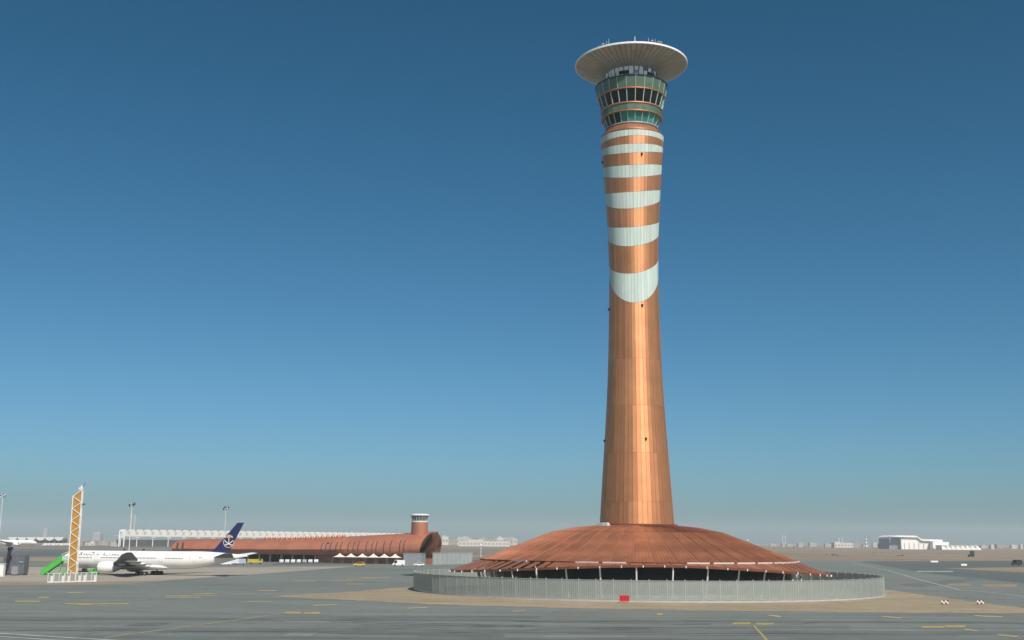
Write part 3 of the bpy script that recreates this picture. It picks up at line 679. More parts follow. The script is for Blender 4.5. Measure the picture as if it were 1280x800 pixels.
# ------------------------------------------------------------------ vehicles
def vehicle(name, label, loc, rz, col, L_=4.6, W_=1.9, H_=1.7, style='car', cat='vehicle', group=None):
    M = mat('paint_%d_%d_%d' % tuple(int(c * 100) for c in col), col, .4, var=.05, coat=.4)
    v = thing(name, label, cat, loc, rz, group); h = L_ / 2; wr = .34 if H_ < 2.6 else .46
    if style == 'car': prof = [(-h, .45), (-h, .95), (-h + .2, 1.05), (-h * .55, 1.1), (-h * .25, H_), (h * .55, H_), (h * .92, 1.1), (h, 1.0), (h, .45)]
    elif style == 'van': prof = [(-h, .45), (-h, 1.1), (-h + .35, 1.3), (-h + 1.1, H_), (h, H_), (h, .45)]
    elif style == 'truck': prof = [(-h, .6), (-h, 1.6), (-h + .3, 2.2), (-h + 1.7, 2.2), (-h + 1.75, 1.0), (-h + 1.9, 1.0), (-h + 1.9, H_), (h, H_), (h, .6)]
    elif style == 'tug': prof = [(-h, .4), (-h, .95), (-h * .1, 1.05), (-h * .1, H_), (h * .45, H_), (h * .5, 1.0), (h, .95), (h, .4)]
    MB().prism(prof, -W_ / 2, W_ / 2).build('body', M, v)
    if style == 'car': gp = [(-h * .5, 1.12), (-h * .24, H_ - .1), (h * .53, H_ - .1), (h * .85, 1.12)]
    elif style == 'van': gp = [(-h + .5, 1.32), (-h + 1.12, H_ - .15), (-h + 1.9, H_ - .15), (-h + 1.9, 1.32)]
    elif style == 'truck': gp = [(-h + .15, 1.5), (-h + .4, 2.1), (-h + 1.4, 2.1), (-h + 1.4, 1.5)]
    else: gp = [(-h * .05, 1.1), (-h * .05, H_ - .1), (h * .4, H_ - .1), (h * .43, 1.1)]
    MB().prism(gp, -W_ / 2 - .015, W_ / 2 + .015).build('side_window', GLASSD, v)
    for sx in (-.62, .62):
        for sy in (-1, 1):
            y = sy * (W_ / 2 - .08); w_ = MB().tube((sx * h, y - .12, wr), (sx * h, y + .12, wr), wr, wr, 14).build('wheel', RUBBER, v)
            MB().tube((sx * h, y - .13, wr), (sx * h, y + .13, wr), wr * .5, wr * .5, 10).build('rim', STEEL, w_)
    for sy in (-1, 1): MB().box((-h - .01, sy * W_ * .36, .8), (.06, .3, .16)).build('headlight', WHITE, v)
    return v
# green passenger stairs on their truck, leading up to the front door
GRN = mat('stairs_green', (.07, .42, .06), .45, var=.08, scale=.5)
SY = at(66, 719).y
st = thing('passenger_stairs', 'bright green mobile passenger stairs at the nose of the airliner', 'stairs', at(52, 719.5) + Vector((0, 0, .04)))
so_ = Vector(st.location)
A_ = atY(53.5, 717.5, SY) - so_; B_ = atY(78.5, 699, SY) - so_
for y in (-1.1, 1.1):
    MB().add([A_ + Vector((-.3, y - .06, -.7)), B_ + Vector((0, y - .06, -.9)), B_ + Vector((0, y - .06, 1.1)), A_ + Vector((-.3, y - .06, 1.0)), A_ + Vector((-.3, y + .06, -.7)), B_ + Vector((0, y + .06, -.9)), B_ + Vector((0, y + .06, 1.1)), A_ + Vector((-.3, y + .06, 1.0))],
             [(0, 1, 2, 3), (7, 6, 5, 4), (0, 4, 5, 1), (1, 5, 6, 2), (2, 6, 7, 3), (3, 7, 4, 0)]).build('side_panel', GRN, st)
    MB().bar(A_ + Vector((0, y * 1.06, 1.1)), B_ + Vector((0, y * 1.06, 1.2)), .1).build('handrail', GRN, st)
nst = 18
for i in range(nst):
    q = A_.lerp(B_, (i + .5) / nst); MB().box(q + Vector((0, 0, -.25)), (.38, 2.05, .06)).build('step', STEEL, st)
MB().box(B_ + Vector((1.2, 0, -.5)), (2.4, 2.4, .18)).build('landing', GRN, st)
MB().box(B_ + Vector((1.3, -1.15, .3)), (2.2, .06, 1.3)).box(B_ + Vector((1.3, 1.15, .3)), (2.2, .06, 1.3)).build('landing_rail', mat('pale_green', (.35, .55, .42), .5), st)
arcp = [(B_.x + 2.5 * t_, B_.z + 1.0 + 1.2 * math.sin(PI * (.1 + .45 * t_))) for t_ in [i / 6 for i in range(7)]]
MB().prism(arcp + [(x, z - .15) for x, z in arcp[::-1]], B_.y - 1.25, B_.y + 1.25).build('canopy', OFFW, st)
for x in (.3, 2.1): MB().bar(B_ + Vector((x, 0, -.6)), Vector((B_.x + x - 1.2, B_.y, .7)), .22).build('support', GRN, st)
MB().box((B_.x - 1.2, A_.y, .65), (6.5, 2.0, .45)).build('chassis', GRN, st)
for x in (-3.3, .9):
    for y in (-.95, .95): MB().tube((B_.x + x, A_.y + y - .14, .42), (B_.x + x, A_.y + y + .14, .42), .42, .42, 14).build('wheel', RUBBER, st)
def veh_at(x, y, *a, **k):
    p_ = at(x, y); return vehicle(a[0], a[1], (p_.x, p_.y, .045), *a[2:], **k)
veh_at(104, 718, 'baggage_tractor', 'black baggage tractor between the yellow mast and the engine', 0, (.02, .02, .022), L_=3.6, W_=1.7, H_=1.8, style='tug', cat='tractor')
bl = veh_at(117, 718, 'belt_loader', 'bright green belt loader beside the engine of the airliner', 0, (.07, .42, .06), L_=3.6, W_=1.8, H_=1.35, style='tug', cat='loader')
MB().bar((-1.8, .2, 1.0), (2.6, .2, 2.1), .7, .25).build('conveyor', GRN, bl)
veh_at(319, 705, 'yellow_truck', 'yellow service truck parked under the terminal behind the tail', PI, (.50, .38, .05), L_=6.5, W_=2.2, H_=2.1, style='truck', cat='truck')
veh_at(449, 708, 'yellow_car', 'small yellow car driving below the row of white awnings', 0, (.60, .45, .04), L_=4.8, W_=1.9, H_=1.8, cat='car')
veh_at(498.5, 708, 'white_van', 'white box van beside the grey block at the terminal end', 0, (.78, .78, .76), L_=5.2, W_=2.0, H_=2.6, style='van', cat='van')
veh_at(524, 708, 'white_pickup', 'low white car at the right corner of the grey block', 0, (.78, .78, .76), L_=4.4, W_=1.9, H_=1.6, cat='car')
for x, y, c, st_, lab in [(262, 706.5, (.75, .75, .73), 'tug', 'white ground tug left of the gear under the airliner tail'), (270, 706.2, (.30, .13, .09), 'tug', 'red-brown ground tug under the airliner tail'),
                          (281, 706.8, (.70, .70, .70), 'van', 'white van directly under the airliner fin'), (290, 706, (.62, .64, .66), 'truck', 'pale service truck right behind the airliner tail'), (299, 706, (.33, .42, .48), 'truck', 'blue-grey catering truck behind the airliner tail cone')]:
    veh_at(x, y, {'tug': 'ground_tug', 'van': 'white_van', 'truck': 'service_truck'}[st_], lab, R(10), c, L_=3.6 if st_ == 'tug' else 5.5, W_=2, H_=1.7 if st_ == 'tug' else 2.5, style=st_, cat={'tug': 'tractor', 'van': 'van', 'truck': 'truck'}[st_])
for i in range(7):
    veh_at(352 + i * 7.2, 704.1 - .02 * i, 'parked_car', nth('pale car parked in the shade under the terminal, %s from the left'), PI / 2 + R(8), random.choice([(.55, .55, .53), (.3, .31, .32), (.6, .6, .58)]), L_=4.5, W_=1.9, H_=1.7, cat='car', group='cars parked under the terminal')
veh_at(1214, 696.5, 'dark_truck', 'dark truck crossing the far runway edge below the white hangar', 0, (.02, .02, .02), L_=5, W_=2.4, H_=5.2, style='truck', cat='truck')
veh_at(1271, 707, 'dark_van', 'dark van at the far right edge of the airfield', 0, (.02, .02, .02), L_=5, W_=2.2, H_=3, style='van', cat='van')
for i in range(9):
    veh_at(56 + i * 3.4, 682.4 - .1 * (i % 3), 'distant_truck', nth('tiny truck in a row before the far tent roofs, %s from the left'), 0, random.choice([(.7, .7, .7), (.05, .05, .06), (.7, .7, .7)]), L_=7, W_=2.4, H_=3.4, style='truck', cat='truck', group='trucks far off before the tent roofs')

# grey ground-power container with the leaning dark post, at the left edge
cp = at(18.5, 719)
ctn = thing('equipment_container', 'dark grey equipment container at the left edge of the apron', 'container', cp + Vector((0, 0, .04)))
GREYC = mat('container_grey', (.10, .11, .13), .5, var=.15, scale=.7)
MB().box((0, 0, 3.1), (6.4, 3.2, 5.4)).box((0, 0, .25), (6.0, 2.8, .5)).build('shell', GREYC, ctn)
for i in range(9): MB().box((-3.0 + i * .75, -1.64, 3.1), (.16, .08, 5.2)).build('rib', mat('container_rib', (.14, .15, .17), .5), ctn)
MB().box((.9, -2.1, 1.4), (1.9, 1.0, 2.3)).box((2.2, -1.75, 3.8), (1.1, .12, .5)).build('cabinet', mat('cabinet_grey', (.24, .25, .27), .5), ctn)
pp = at(6.5, 719.5)
po = thing('leaning_post', 'black jointed post standing left of the grey container', 'post', pp + Vector((0, 0, .04)))
MB().bar((0, 0, 0), (.35, 0, 4.2), .45).bar((.35, 0, 4.2), (.75, 0, 7.6), .8).build('column', DARK, po)
MB().box((.8, 0, 7.7), (1.3, .8, .9)).build('head', DARK, po)
pw = at(1.5, 721); cw = thing('white_cabinet', 'white utility cabinet cut by the left edge of the photo', 'cabinet', pw + Vector((0, 0, .04)))
MB().box((0, 0, 1.7), (1.5, 1.3, 3.4)).box((0, 0, 3.5), (1.7, 1.5, .2)).build('shell', OFFW, cw); MB().box((.1, -.68, 1.7), (1.1, .06, 2.8)).build('door', WHITE, cw)

# high mast lights
def high_mast(label, x, yb, yt, r=.35):
    b = at(x, yb); h = atY(x, yt, b.y).z
    t_ = thing('light_mast', label, 'light mast', (b.x, b.y, .04), group='apron light masts')
    MB().tube((0, 0, 0), (0, 0, h), r * .7, r * .4, 10).build('pole', OFFW, t_)
    MB().lathe([(.3, h - .4), (1.2, h - .2), (1.2, h), (.3, h + .1)], 12).build('ring', STEEL, t_)
    for k in range(8):
        a = 2 * PI * k / 8; MB().box((1.25 * math.cos(a), 1.25 * math.sin(a), h - .5 - (k % 3) * .6), (.5, .5, .6), a).build('floodlight', random.choice([DARK, OFFW]), t_)
    MB().tube((0, 0, h), (0, 0, h + 1.5), .05, .04, 5).build('spike', STEEL, t_)
high_mast('tall apron light mast rising behind the airliner fuselage', 160.2, 702, 628)
high_mast('tall thin apron light mast behind the copper terminal, left of the airliner tail', 279, 700, 633, .28)
high_mast('apron light mast head at the left edge of the photo', -3.5, 699, 617)
def slim_post(label, x, yb, yt):
    b = at(x, yb); h = atY(x, yt, b.y).z; t_ = thing('beacon_post', label, 'post', (b.x, b.y, 0))
    MB().tube((0, 0, 0), (0, 0, h), .25, .2, 8).build('pole', OFFW, t_); MB().lathe([(.2, h), (.8, h + .2), (.8, h + 1.0), (.3, h + 1.3)], 10).build('lamp', WHITE, t_)
slim_post('thin post with a white lamp behind the right side of the podium roof', 935.3, 692, 676)
slim_post('small white lamp post on the far sand left of the podium', 601, 697, 682.5)

# ------------------------------------------------------------------ copper pier terminal
ter = thing('terminal_building', 'long low terminal with a curved copper shell roof and a dark open end', 'building')
P1 = at(524, 705.5); P0 = at(214, 704.5) + Vector((0, 35, 0))
P0 = Vector((atY(214, 704, P1.y + 48).x, P1.y + 48, 0)); ax = (P1 - P0); LEN = ax.length; ax.normalize(); bk = Vector((-ax.y, ax.x, 0))
ter.location = P0; ter.rotation_euler.z = math.atan2(ax.y, ax.x)
WD = 24.
TCU = mat('terminal_copper', (.43, .17, .098), .5, .3, var=.14, scale=.12, bump=.08, bscale=1.5)
def shell_prof(s_, inset=0.):        # (v depth, z) front bottom up over to the back bottom
    base = [(1.6, 4.2), (.2, 5.4), (-.4, 7.2), (.2, 9.4), (1.6, 11.4), (4.2, 13.3), (8.5, 14.6), (17, 15.2)]
    pts = base + [(WD - v, z) for v, z in base[-2::-1]]
    return [(v if not inset else v + inset * (1 if v < WD / 2 else -1) * (0 if 8 < v < WD - 8 else 1), 4.0 + (z - 4.0) * s_ - inset) for v, z in pts]
def hs(u):      # height scale along the pier
    t_ = u / LEN
    return .60 + .12 * t_ + (.27 * max(0, (t_ - .45) / .55) ** 1.3)
us = [LEN * i / 28 for i in range(29)]
rings = []
for u in us:
    q = shell_prof(hs(u)); q2 = shell_prof(hs(u), .5)
    rings.append([Vector((u, v, z)) for v, z in q] + [Vector((u, v, z)) for v, z in q2[::-1]])
# the open end leans outward at the top like a cowl
for i, p_ in enumerate(rings[-1]): p_.x += (p_.z - 4) * .22 - .5
MB().loft(rings).build('shell_roof', TCU, ter, True)
for i in range(0, 29):      # standing seams on the front face
    u = us[i] if i < 28 else us[i] - .5
    q = shell_prof(hs(u)); mb = MB()
    for (v, z), (v2, z2) in zip(q[:8], q[1:8]): mb.bar((u, v - .03, z + .03), (u, v2 - .03, z2 + .03), .14, .16)
    mb.build('seam', TCU, ter)
SLIT = mat('slit_glass', (.07, .065, .08), .25)
for x in (410, 415.5, 421, 428, 434, 443, 449.5, 455, 465, 472, 477, 486, 494, 505, 510):
    f = (x - 214) / 310.; u = LEN * f * .985
    q = shell_prof(hs(u)); mb = MB()
    for (v, z), (v2, z2) in zip(q[1:4], q[2:5]): mb.bar((u, v - .05, z), (u + .2, v2 - .05, z2), .38, .22)
    mb.build('slit_window', SLIT, ter)
for x in (222, 229): 
    u = LEN * (x - 214) / 310.; MB().box((u, -.4, 7.0), (.8, .5, 4)).build('slit_window', SLIT, ter)
u = LEN * (413.5 - 214) / 310; q = shell_prof(hs(u)); MB().bar((u, q[2][0] - .12, q[2][1] - 1), (u, q[4][0] - .2, q[4][1]), 1.5, .3).build('slit_window', SLIT, ter)
# base walls, dark open undercroft with columns on the left, closed base on the right
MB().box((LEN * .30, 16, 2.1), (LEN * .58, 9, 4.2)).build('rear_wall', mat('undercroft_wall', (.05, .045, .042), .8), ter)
MB().box((LEN * .79, 12, 2.2), (LEN * .40, 16, 4.4)).build('base_wall', mat('base_copper', (.34, .13, .08), .6, .2, var=.2, scale=.3), ter)
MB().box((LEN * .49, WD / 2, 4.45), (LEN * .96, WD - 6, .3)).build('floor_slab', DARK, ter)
for i in range(13): MB().tube((LEN * (.03 + i * .046), 4.5, 0), (LEN * (.03 + i * .046), 4.5, 4.3), .55, .55, 10).build('column', mat('tan_column', (.42, .30, .20), .7), ter)
eg = shell_prof(hs(LEN), .75); MB().add([(LEN - 1.6 + (z - 4) * .2, v, z) for v, z in eg] + [(LEN - 1.4 + (z - 4) * .2, v, z) for v, z in eg], [tuple(range(len(eg))), tuple(range(2 * len(eg) - 1, len(eg) - 1, -1))]).build('end_dark_cap', GLASSD, ter)  # dark cap painted in for the shaded inside of the open end
for i in range(8): MB().box((LEN - 1.3 + (.9 + i * .95) * .2, WD / 2, 4.9 + i * .95), (.2, WD - 6, .10)).build('end_louvre', STEEL, ter)
for i in range(16):
    u = LEN * (.36 + i * .021); z = shell_prof(hs(u))[6][1]
    MB().lathe([(1.0, 0), (1.0, .8), (.75, 1.25), (.1, 1.4)], 10, (u, 8.5, z - .25)).build('skylight', TCU, ter)
# small cab on the roof's right end
uc = LEN * (513.5 - 214) / 310.; zc_ = 14.4
MB().lathe([(4.0, zc_ - 1), (3.9, zc_ + 4.8)], 32, (uc, 9.5, 0)).build('cab_drum', TCU, ter, True)
MB().lathe([(3.3, zc_ + 4.8), (3.3, zc_ + 5.2), (4.1, zc_ + 7.7), (3.6, zc_ + 7.8)], 24, (uc, 9.5, 0)).build('cab_glazing', mat('cab_glass', (.10, .15, .13), .15), ter)
MB().lathe([(3.6, zc_ + 4.8), (3.9, zc_ + 4.9), (3.9, zc_ + 5.4), (3.5, zc_ + 5.5)], 24, (uc, 9.5, 0)).build('cab_sill', OFFW, ter)
MB().lathe([(4.0, zc_ + 7.8), (4.7, zc_ + 8.1), (4.7, zc_ + 8.5), (3.0, zc_ + 8.8)], 32, (uc, 9.5, 0)).build('cab_roof', WHITE, ter)
for k in range(16):
    a = 2 * PI * k / 16; MB().bar((uc + 3.35 * math.cos(a), 9.5 + 3.35 * math.sin(a), zc_ + 5.2), (uc + 4.15 * math.cos(a), 9.5 + 4.15 * math.sin(a), zc_ + 7.7), .12).build('cab_mullion', OFFW, ter)
# white awnings along the base
AWN = mat('awning_fabric', (.75, .70, .60), .8, var=.05)
aw = MB()
n_ = 12; W2 = 5.3
rg = []
for r_, z in ((1, 0), (.72, .25), (.45, .65), (.2, 1.2), (.04, 1.7)):
    rg.append([Vector((max(-1, min(1, 1.25 * math.cos(2 * PI * i / 16))) * W2 / 2 * r_, max(-1, min(1, 1.25 * math.sin(2 * PI * i / 16))) * 3 * r_, z)) for i in range(16)])
am = MB().loft(rg).mesh('canopy', AWN, True)
pm = MB()
for x in (-2.4, 2.4): pm.tube((x, -2.6, -2.9), (x, -2.6, .1), .05, .05, 6)
pm.tube((0, 0, -2.9), (0, 0, 1.6), .07, .07, 6); pm = pm.mesh('post', STEEL)
names = ['leftmost of the row', 'second from the left', 'third from the left', 'third from the right', 'second from the right', 'rightmost of the row']
for i, x in enumerate((434, 447.5, 461, 474, 487, 499.5)):
    u = LEN * (x - 214) / 310.; loc = P0 + ax * u - bk * 3.2; loc.z = 2.95
    t_ = thing('awning', 'pointed white fabric awning at the terminal foot, ' + names[i], 'awning', loc, ter.rotation_euler.z, 'white awnings along the terminal')
    link('canopy', am, t_); link('post', pm, t_)
gb = at(518, 707.3); gbt = thing('grey_block', 'plain grey kiosk block standing before the terminal open end', 'kiosk', (gb.x, gb.y, .04), R(-12))
MB().box((0, 0, 2.6), (8.2, 6, 5.2)).box((0, 0, 5.3), (8.5, 6.3, .25)).build('wall', mat('kiosk_grey', (.24, .26, .27), .7), gbt)
for i in range(7): MB().box((-3.6 + i * 1.2, -3.03, 2.6), (.07, .08, 5)).build('joint', STEEL, gbt)
MB().box((2.6, -3.04, 1.1), (1.1, .1, 2.2)).build('door', STEEL, gbt)
# concrete wall between the terminal end and the podium fence
cwb = at(590, 704.5); cwa = at(541, 706); cwt = thing('boundary_wall', 'long low pale wall right of the terminal end', 'wall', (cwa + cwb) / 2, math.atan2(cwb.y - cwa.y, cwb.x - cwa.x))
wl_ = (cwb - cwa).length; MB().box((0, 0, 2.6), (wl_, .4, 5.2)).box((0, 0, 5.3), (wl_ + .1, .55, .2)).build('wall', mat('wall_grey', (.30, .33, .32), .8, var=.12, scale=.2), cwt)
for i in range(9): MB().box((-wl_ / 2 + (i + .5) * wl_ / 9, -.25, 2.5), (.5, .14, 5)).build('pier', CONC, cwt)

# ------------------------------------------------------------------ long white terminal behind, in modules
LWY0, LWY1 = 1500., 1950.
lw0, lw1 = atY(146, 676, LWY0), atY(512, 676, LWY1)
LW = thing('white_terminal', 'long distant row of white arched roof modules on columns above the copper terminal', 'building', (lw0.x, lw0.y, 0), math.atan2(lw1.y - lw0.y, lw1.x - lw0.x))
llen = (Vector((lw1.x, lw1.y)) - Vector((lw0.x, lw0.y))).length; NM = 46; ml = llen / NM
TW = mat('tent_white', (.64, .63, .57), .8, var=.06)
zt, zb = atY(200, 662.3, LWY0 + 60).z, atY(200, 671.5, LWY0 + 60).z
mbm = MB(); ar_ = [(math.cos(PI * i / 8) * ml * .33, zt - 3.6 + math.sin(PI * i / 8) * 3.6) for i in range(9)]
mbm.prism([(-ml * .33, zb + 2.5)] + [(x, z) for x, z in ar_[::-1]] + [(ml * .33, zb + 2.5)], -7, -1)
mod = mbm.mesh('roof_module', TW); bandm = MB().box((0, 0, zb + 1.6), (ml * .99, 14, 1.8)).mesh('eave_beam', OFFW)
colm = MB().tube((-ml * .4, -6, 0), (-ml * .4, -6, zb + 1), .7, .5, 8).box((-ml * .4, -6, zb - .6), (ml * .5, 2.0, 1.2)).mesh('column', OFFW)
for i in range(NM):
    for me, nm in ((mod, 'roof_module'), (bandm, 'eave_beam')) + (((colm, 'column'),) if i % 2 == 0 else ()): link(nm, me, LW, ((i + .5) * ml, 0, 0))
MB().box((llen / 2, 6, zb * .36), (llen, 1, zb * .72)).build('rear_wall', mat('haze_grey_wall', (.40, .40, .38), .8), LW)  # wall grey carries the distant haze in its colour
gt = atY(152, 676, 1480); gto = thing('gantry_frame', 'white open frame at the left end of the distant white terminal', 'frame', (gt.x, gt.y, 0))
gh = atY(152, 663, 1480).z; MB().box((-3, 0, gh / 2), (1.2, 1.5, gh)).box((3, 0, gh / 2), (1.2, 1.5, gh)).box((0, 0, gh - .6), (7.4, 1.6, 1.2)).box((0, 0, gh * .6), (5, 1.2, .8)).build('frame', WHITE, gto)

# far tent roofs at the left
TYY = 2400.
for i in range(6):
    a, b = atY(13 + i * 11.5, 671.4, TYY), atY(24.2 + i * 11.5, 671.4, TYY); w_ = b.x - a.x; zt2 = a.z; zl = atY(18, 675.2, TYY).z
    t_ = thing('tent_roof', 'white scalloped tent roof in the far row at left, ' + ['first from the left', 'second from the left', 'third from the left', 'fourth from the left', 'fifth from the left', 'last at the yellow mast'][i], 'tent', ((a.x + b.x) / 2, TYY, 0), group='far white tent roofs')
    pr = [(-w_ / 2, zt2), (w_ / 2, zt2)] + [(math.cos(PI * k / 10) * w_ / 2, zt2 - .3 - math.sin(PI * k / 10) * (zt2 - zl)) for k in range(11)]
    MB().prism(pr, -10, 10).build('fabric', TW, t_)
    mb = MB()
    for x in (-.48, .48): mb.tube((x * w_, -8, 0), (x * w_, -8, zt2), .8, .6, 6)
    mb.box((0, 12, zt2 * .4), (w_ * .98, 1, zt2 * .8)).build('pylon_wall', mat('dark_hall', (.08, .09, .10), .8), t_)

# ------------------------------------------------------------------ white hangar at right and other far buildings
hb = at(1113, 686.4); HY = hb.y
def hx(x): return atY(x, 686, HY).x
def hz(y): return atY(1160, y, HY).z
hang = thing('hangar', 'large white hangar with stepped roof on the right horizon', 'hangar')
HW = mat('hangar_white', (.82, .81, .76), .7, var=.04, scale=.02)
def hprism(pts, y0, y1, nm, M=HW): return MB().prism([(hx(x), max(hz(y), .0)) for x, y in pts], HY + y0, HY + y1).build(nm, M, hang)
hprism([(1127, 688), (1127, 672.5), (1147, 672.3), (1152, 676.8), (1177, 677.5), (1177, 688)], 0, 90, 'hall')
hprism([(1113.5, 688), (1114.5, 673.5), (1118, 671), (1127, 671), (1127, 688)], 10, 80, 'door_bay', mat('hangar_door', (.20, .22, .26), .6))
hprism([(1117, 671.6), (1122, 669.4), (1145, 669.7), (1152, 674), (1178, 674.6), (1178, 676.9), (1152, 676.2), (1147, 672), (1122, 671.6)], -4, 94, 'roof')
hprism([(1162, 688), (1162, 677), (1182, 677.5), (1182, 688)], -20, -1, 'side_hall')
for i in range(8): MB().prism([(hx(1164 + i * 6), 0), (hx(1164 + i * 6), hz(681.2)), (hx(1169.6 + i * 6), hz(685)), (hx(1169.6 + i * 6), 0)], HY - 60, HY - 25).build('sawtooth_bay', HW, hang)
for i in range(6): MB().box((hx(1131 + i * 6), HY - 1, hz(682)), (1.0, 1, hz(678) - hz(685))).build('rib', OFFW, hang)
PALE = [mat('pale_building_%d' % i, c, .8, var=.06, scale=.05) for i, c in enumerate([(.46, .44, .39), (.36, .35, .32), (.54, .52, .47), (.30, .27, .24)])]
def low_building(label, x0, x1, yt, Y, group=None, name='low_building', style=0, M=None):
    a, b = atY(x0, yt, Y), atY(x1, yt, Y); w_ = b.x - a.x; h = max(a.z, 3.)
    t_ = thing(name, label, 'building', ((a.x + b.x) / 2, Y, 0), group=group); M = M or random.choice(PALE)
    MB().box((0, 0, h / 2), (w_, w_ * .5 + 6, h)).box((0, 0, h + .3), (w_ * 1.02, w_ * .5 + 6.6, .6)).build('wall', M, t_)
    MB().box((w_ * random.uniform(-.25, .25), 0, h + 1.4), (w_ * .3, 4, 2.2)).build('roof_house', M, t_)
    n_ = max(2, int(w_ / 7)); me = MB().box((0, -(w_ * .25 + 3.05), h * .5), (w_ / n_ * .5, .3, h * .3)).mesh('window', mat('far_window', (.24, .25, .25), .4))
    for i in range(min(n_, 14)): link('window', me, t_, (-w_ / 2 + (i + .5) * w_ / n_, 0, 0))
    return t_
x = 553
while x < 642:
    w_ = random.uniform(4, 13); low_building(nth('pale building in the hazy skyline left of the podium roof, %s from the left'), x, x + w_, random.uniform(670.5, 674), random.uniform(2600, 3400), 'skyline left of the podium'); x += w_ * random.uniform(.6, 1.1)
low_building('long white low shed on the far sand left of the podium', 574, 637, 676.4, 2300, M=PALE[2])
x = 962
while x < 1110:
    w_ = random.uniform(3, 9); low_building(nth('small pale skyline building between podium and hangar, %s from the left'), x, x + w_, random.uniform(678, 681), random.uniform(3000, 4200), 'skyline right of the podium'); x += w_ * random.uniform(1.0, 2.2)
low_building('long white far building left of the white hangar', 1041, 1064, 678.6, 3000, M=PALE[2])
x = 1215
while x < 1290:
    w_ = random.uniform(3, 8); low_building(nth('small pale building on the horizon right of the hangar, %s from the left'), x, x + w_, random.uniform(680, 682.5), random.uniform(2800, 3800), 'skyline right of the hangar'); x += w_ * random.uniform(1.2, 2.5)
x = 96
while x < 215:
    w_ = random.uniform(4, 14); low_building(nth('pale low building far behind the airliner, %s from the left'), x, x + w_, random.uniform(676, 679.5), random.uniform(1500, 1900), 'skyline behind the airliner'); x += w_ * random.uniform(.9, 1.7)
def far_tower(label, x0, x1, yt, Y, style=0):
    a, b = atY(x0, yt, Y), atY(x1, yt, Y); w_ = b.x - a.x; t_ = thing('far_tower', label, 'tower', ((a.x + b.x) / 2, Y, 0)); h = a.z
    M = mat('far_tower_grey', (.34, .36, .38), .8)
    MB().box((0, 0, h * .46), (w_, w_, h * .92)).box((0, 0, h * .96), (w_ * .6, w_ * .6, h * .08)).build('shaft', M, t_)
    for k in range(8): MB().box((0, 0, h * (.1 + .1 * k)), (w_ * 1.03, w_ * 1.03, h * .02)).build('floor_band', STEEL, t_)
far_tower('hazy grey tower block above the far tent roofs', 55.5, 60.5, 660, 5200)
far_tower('broad hazy tower block right of the yellow mast', 118, 127.5, 664.8, 5000)
far_tower('left of two slim hazy towers behind the light mast', 163.6, 166.4, 640, 5600)
far_tower('right of two slim hazy towers behind the light mast', 168, 170.6, 643.5, 5600)
far_tower('left of two thin hazy towers right of the podium roof', 976.6, 978.4, 668, 5400)
far_tower('right of two thin hazy towers right of the podium roof', 980.4, 982.2, 669, 5400)
far_tower('left of two faint towers behind the long white far building', 1047, 1049.4, 672, 5400)
far_tower('right of two faint towers behind the long white far building', 1051, 1053.4, 672.3, 5400)
rt = atY(1082.3, 670.5, 2600); rw = thing('banded_tower', 'small red and white banded tower left of the hangar', 'tower', (rt.x, 2600, 0))
REDP = mat('red_paint', (.45, .03, .03), .5)
for k in range(7): MB().tube((0, 0, rt.z * k / 7), (0, 0, rt.z * (k + 1) / 7), 2.2 - k * .15, 2.05 - k * .15, 10).build('band', WHITE if k % 2 else STEEL, rw)

# ------------------------------------------------------------------ small airfield things
rb_ = atY(780.5, 752, TY - FR_ - 1.6); rbx = thing('red_sign', 'small red sign box on the sand before the ring fence', 'sign', (rb_.x, rb_.y, .045))
RD = mat('sign_red', (.55, .012, .015), .4, var=.05)
MB().box((0, 0, .72), (1.75, .35, 1.0)).box((0, 0, 1.24), (1.85, .45, .08)).build('face', RD, rbx)
for x in (-.55, 0, .55): MB().box((x, -.18, .78), (.3, .02, .5)).build('character_panel', mat('sign_darkred', (.33, .008, .01), .4), rbx)
MB().box((-.6, 0, .12), (.12, .3, .24)).box((.6, 0, .12), (.12, .3, .24)).build('foot', STEEL, rbx)
mk = 0
for cx, lab in ((1181.5, 'left'), (1226, 'right')):
    c = at(cx, 756.6)
    cl = thing('marker_rack', 'red and white chequered marker board on the sand, %s of the two' % lab, 'marker', (c.x, c.y, .045), group='chequered markers on the sand')
    for i in range(4):
        for j in range(2):
            q = .2; c0 = Vector(((i - 1.5) * .34, (i % 2) * .12, .3 + j * .34 + (i % 2) * .1))
            pr = [(c0.x, c0.z - q), (c0.x + q, c0.z), (c0.x, c0.z + q), (c0.x - q, c0.z)]
            MB().prism(pr, c0.y - .04, c0.y + .04).build('square', WHITE if (i + j) % 2 else mat('marker_red', (.20, .04, .05), .6), cl)
    MB().box((-.45, .2, .3), (.08, .08, .6)).box((.45, .25, .3), (.08, .08, .6)).build('foot', STEEL, cl)
for x, y, w_, lab in ((1168, 703.6, 9, 'white sign board on the far runway edge, the left one'), (1205, 708, 7, 'white sign board on the far runway edge, the right one')):
    c = at(x, y); s_ = thing('runway_sign', lab, 'sign', (c.x, c.y, .04)); W_ = w_ * c.y / 1440
    MB().box((0, 0, .75), (W_, .4, .9)).build('board', WHITE, s_); MB().box((-W_ * .4, 0, .15), (.1, .3, .3)).box((W_ * .4, 0, .15), (.1, .3, .3)).build('foot', STEEL, s_)
LEAF = mat('scrub_green', (.055, .06, .03), .8, var=.3, scale=2)
STEM = mat('scrub_stem', (.12, .08, .05), .9)
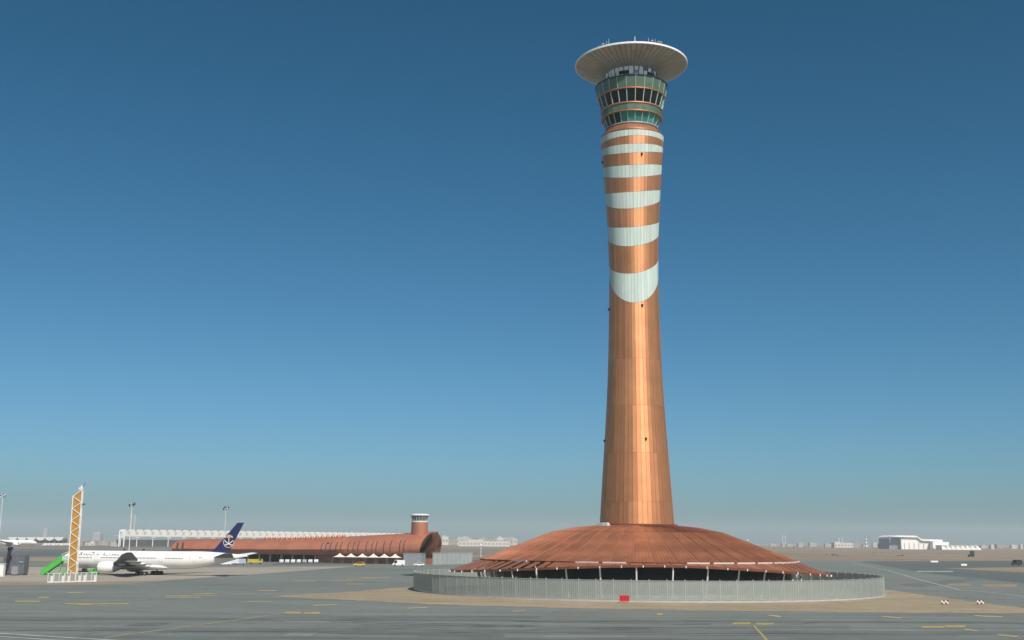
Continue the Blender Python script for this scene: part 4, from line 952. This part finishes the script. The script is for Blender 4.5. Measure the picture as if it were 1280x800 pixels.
def shrub_mesh(n=160):
    mb = MB()
    for i in range(n):
        a = random.uniform(0, 2 * PI); r_ = random.random() ** .5; z = random.uniform(.1, 1) * (1.15 - r_ * .7)
        c = Vector((r_ * math.cos(a), r_ * math.sin(a), z)); u_ = Vector((random.gauss(0, 1), random.gauss(0, 1), random.gauss(0, 1))).normalized() * .16; v_ = u_.orthogonal().normalized() * .1
        mb.quad(c - u_, c + v_, c + u_, c - v_)
    return mb.mesh('foliage', LEAF)
shm = [shrub_mesh() for _ in range(3)]
stm = MB().tube((0, 0, 0), (0, 0, .5), .06, .03, 6).tube((0, 0, .1), (.4, .1, .6), .04, .02, 5).tube((0, 0, .1), (-.3, .2, .6), .04, .02, 5).mesh('stem', STEM)
def shrubs(lst, lab, grp):
    for i, (x, y, s_) in enumerate(sorted(lst)):
        c = at(x, y); t_ = thing('desert_shrub', nth(lab), 'shrub', (c.x, c.y, 0), random.uniform(0, 6), grp); k = s_ * c.y / 1440 / 2; t_.scale = (k, k * .8, k * .55)
        link('foliage', shm[i % 3], t_); link('stem', stm, t_)
shrubs([(1123, 695, 4), (1128, 694.7, 5), (1041, 694, 5), (1033, 693.4, 3), (1046, 694.4, 4), (1092, 690.5, 3), (1176, 692, 2.4)], 'dark low scrub bush on the far sand below the hangar, %s from the left', 'scrub on the far sand')
shrubs([(985, 685.5, 3), (967, 685, 2.5), (1018, 684.4, 2.6), (992, 685.2, 3), (1006, 684.6, 3)], 'tiny dark scrub bush on the horizon beside the podium roof, %s from the left', 'scrub near the podium skyline')

# ------------------------------------------------------------------ haze
HZM = bpy.data.materials.new('haze_air'); HZM.use_nodes = True; t = HZM.node_tree
t.nodes.remove(t.nodes['Principled BSDF']); pv = t.nodes.new('ShaderNodeVolumePrincipled')
pv.inputs['Color'].default_value = (.78, .90, .95, 1); pv.inputs['Density'].default_value = .00010; pv.inputs['Anisotropy'].default_value = .0
t.links.new(pv.outputs[0], t.nodes['Material Output'].inputs['Volume'])
hz_ = MB().box((0, 4450, 70), (18400, 10400, 143)).build('haze', HZM); stuff(hz_)
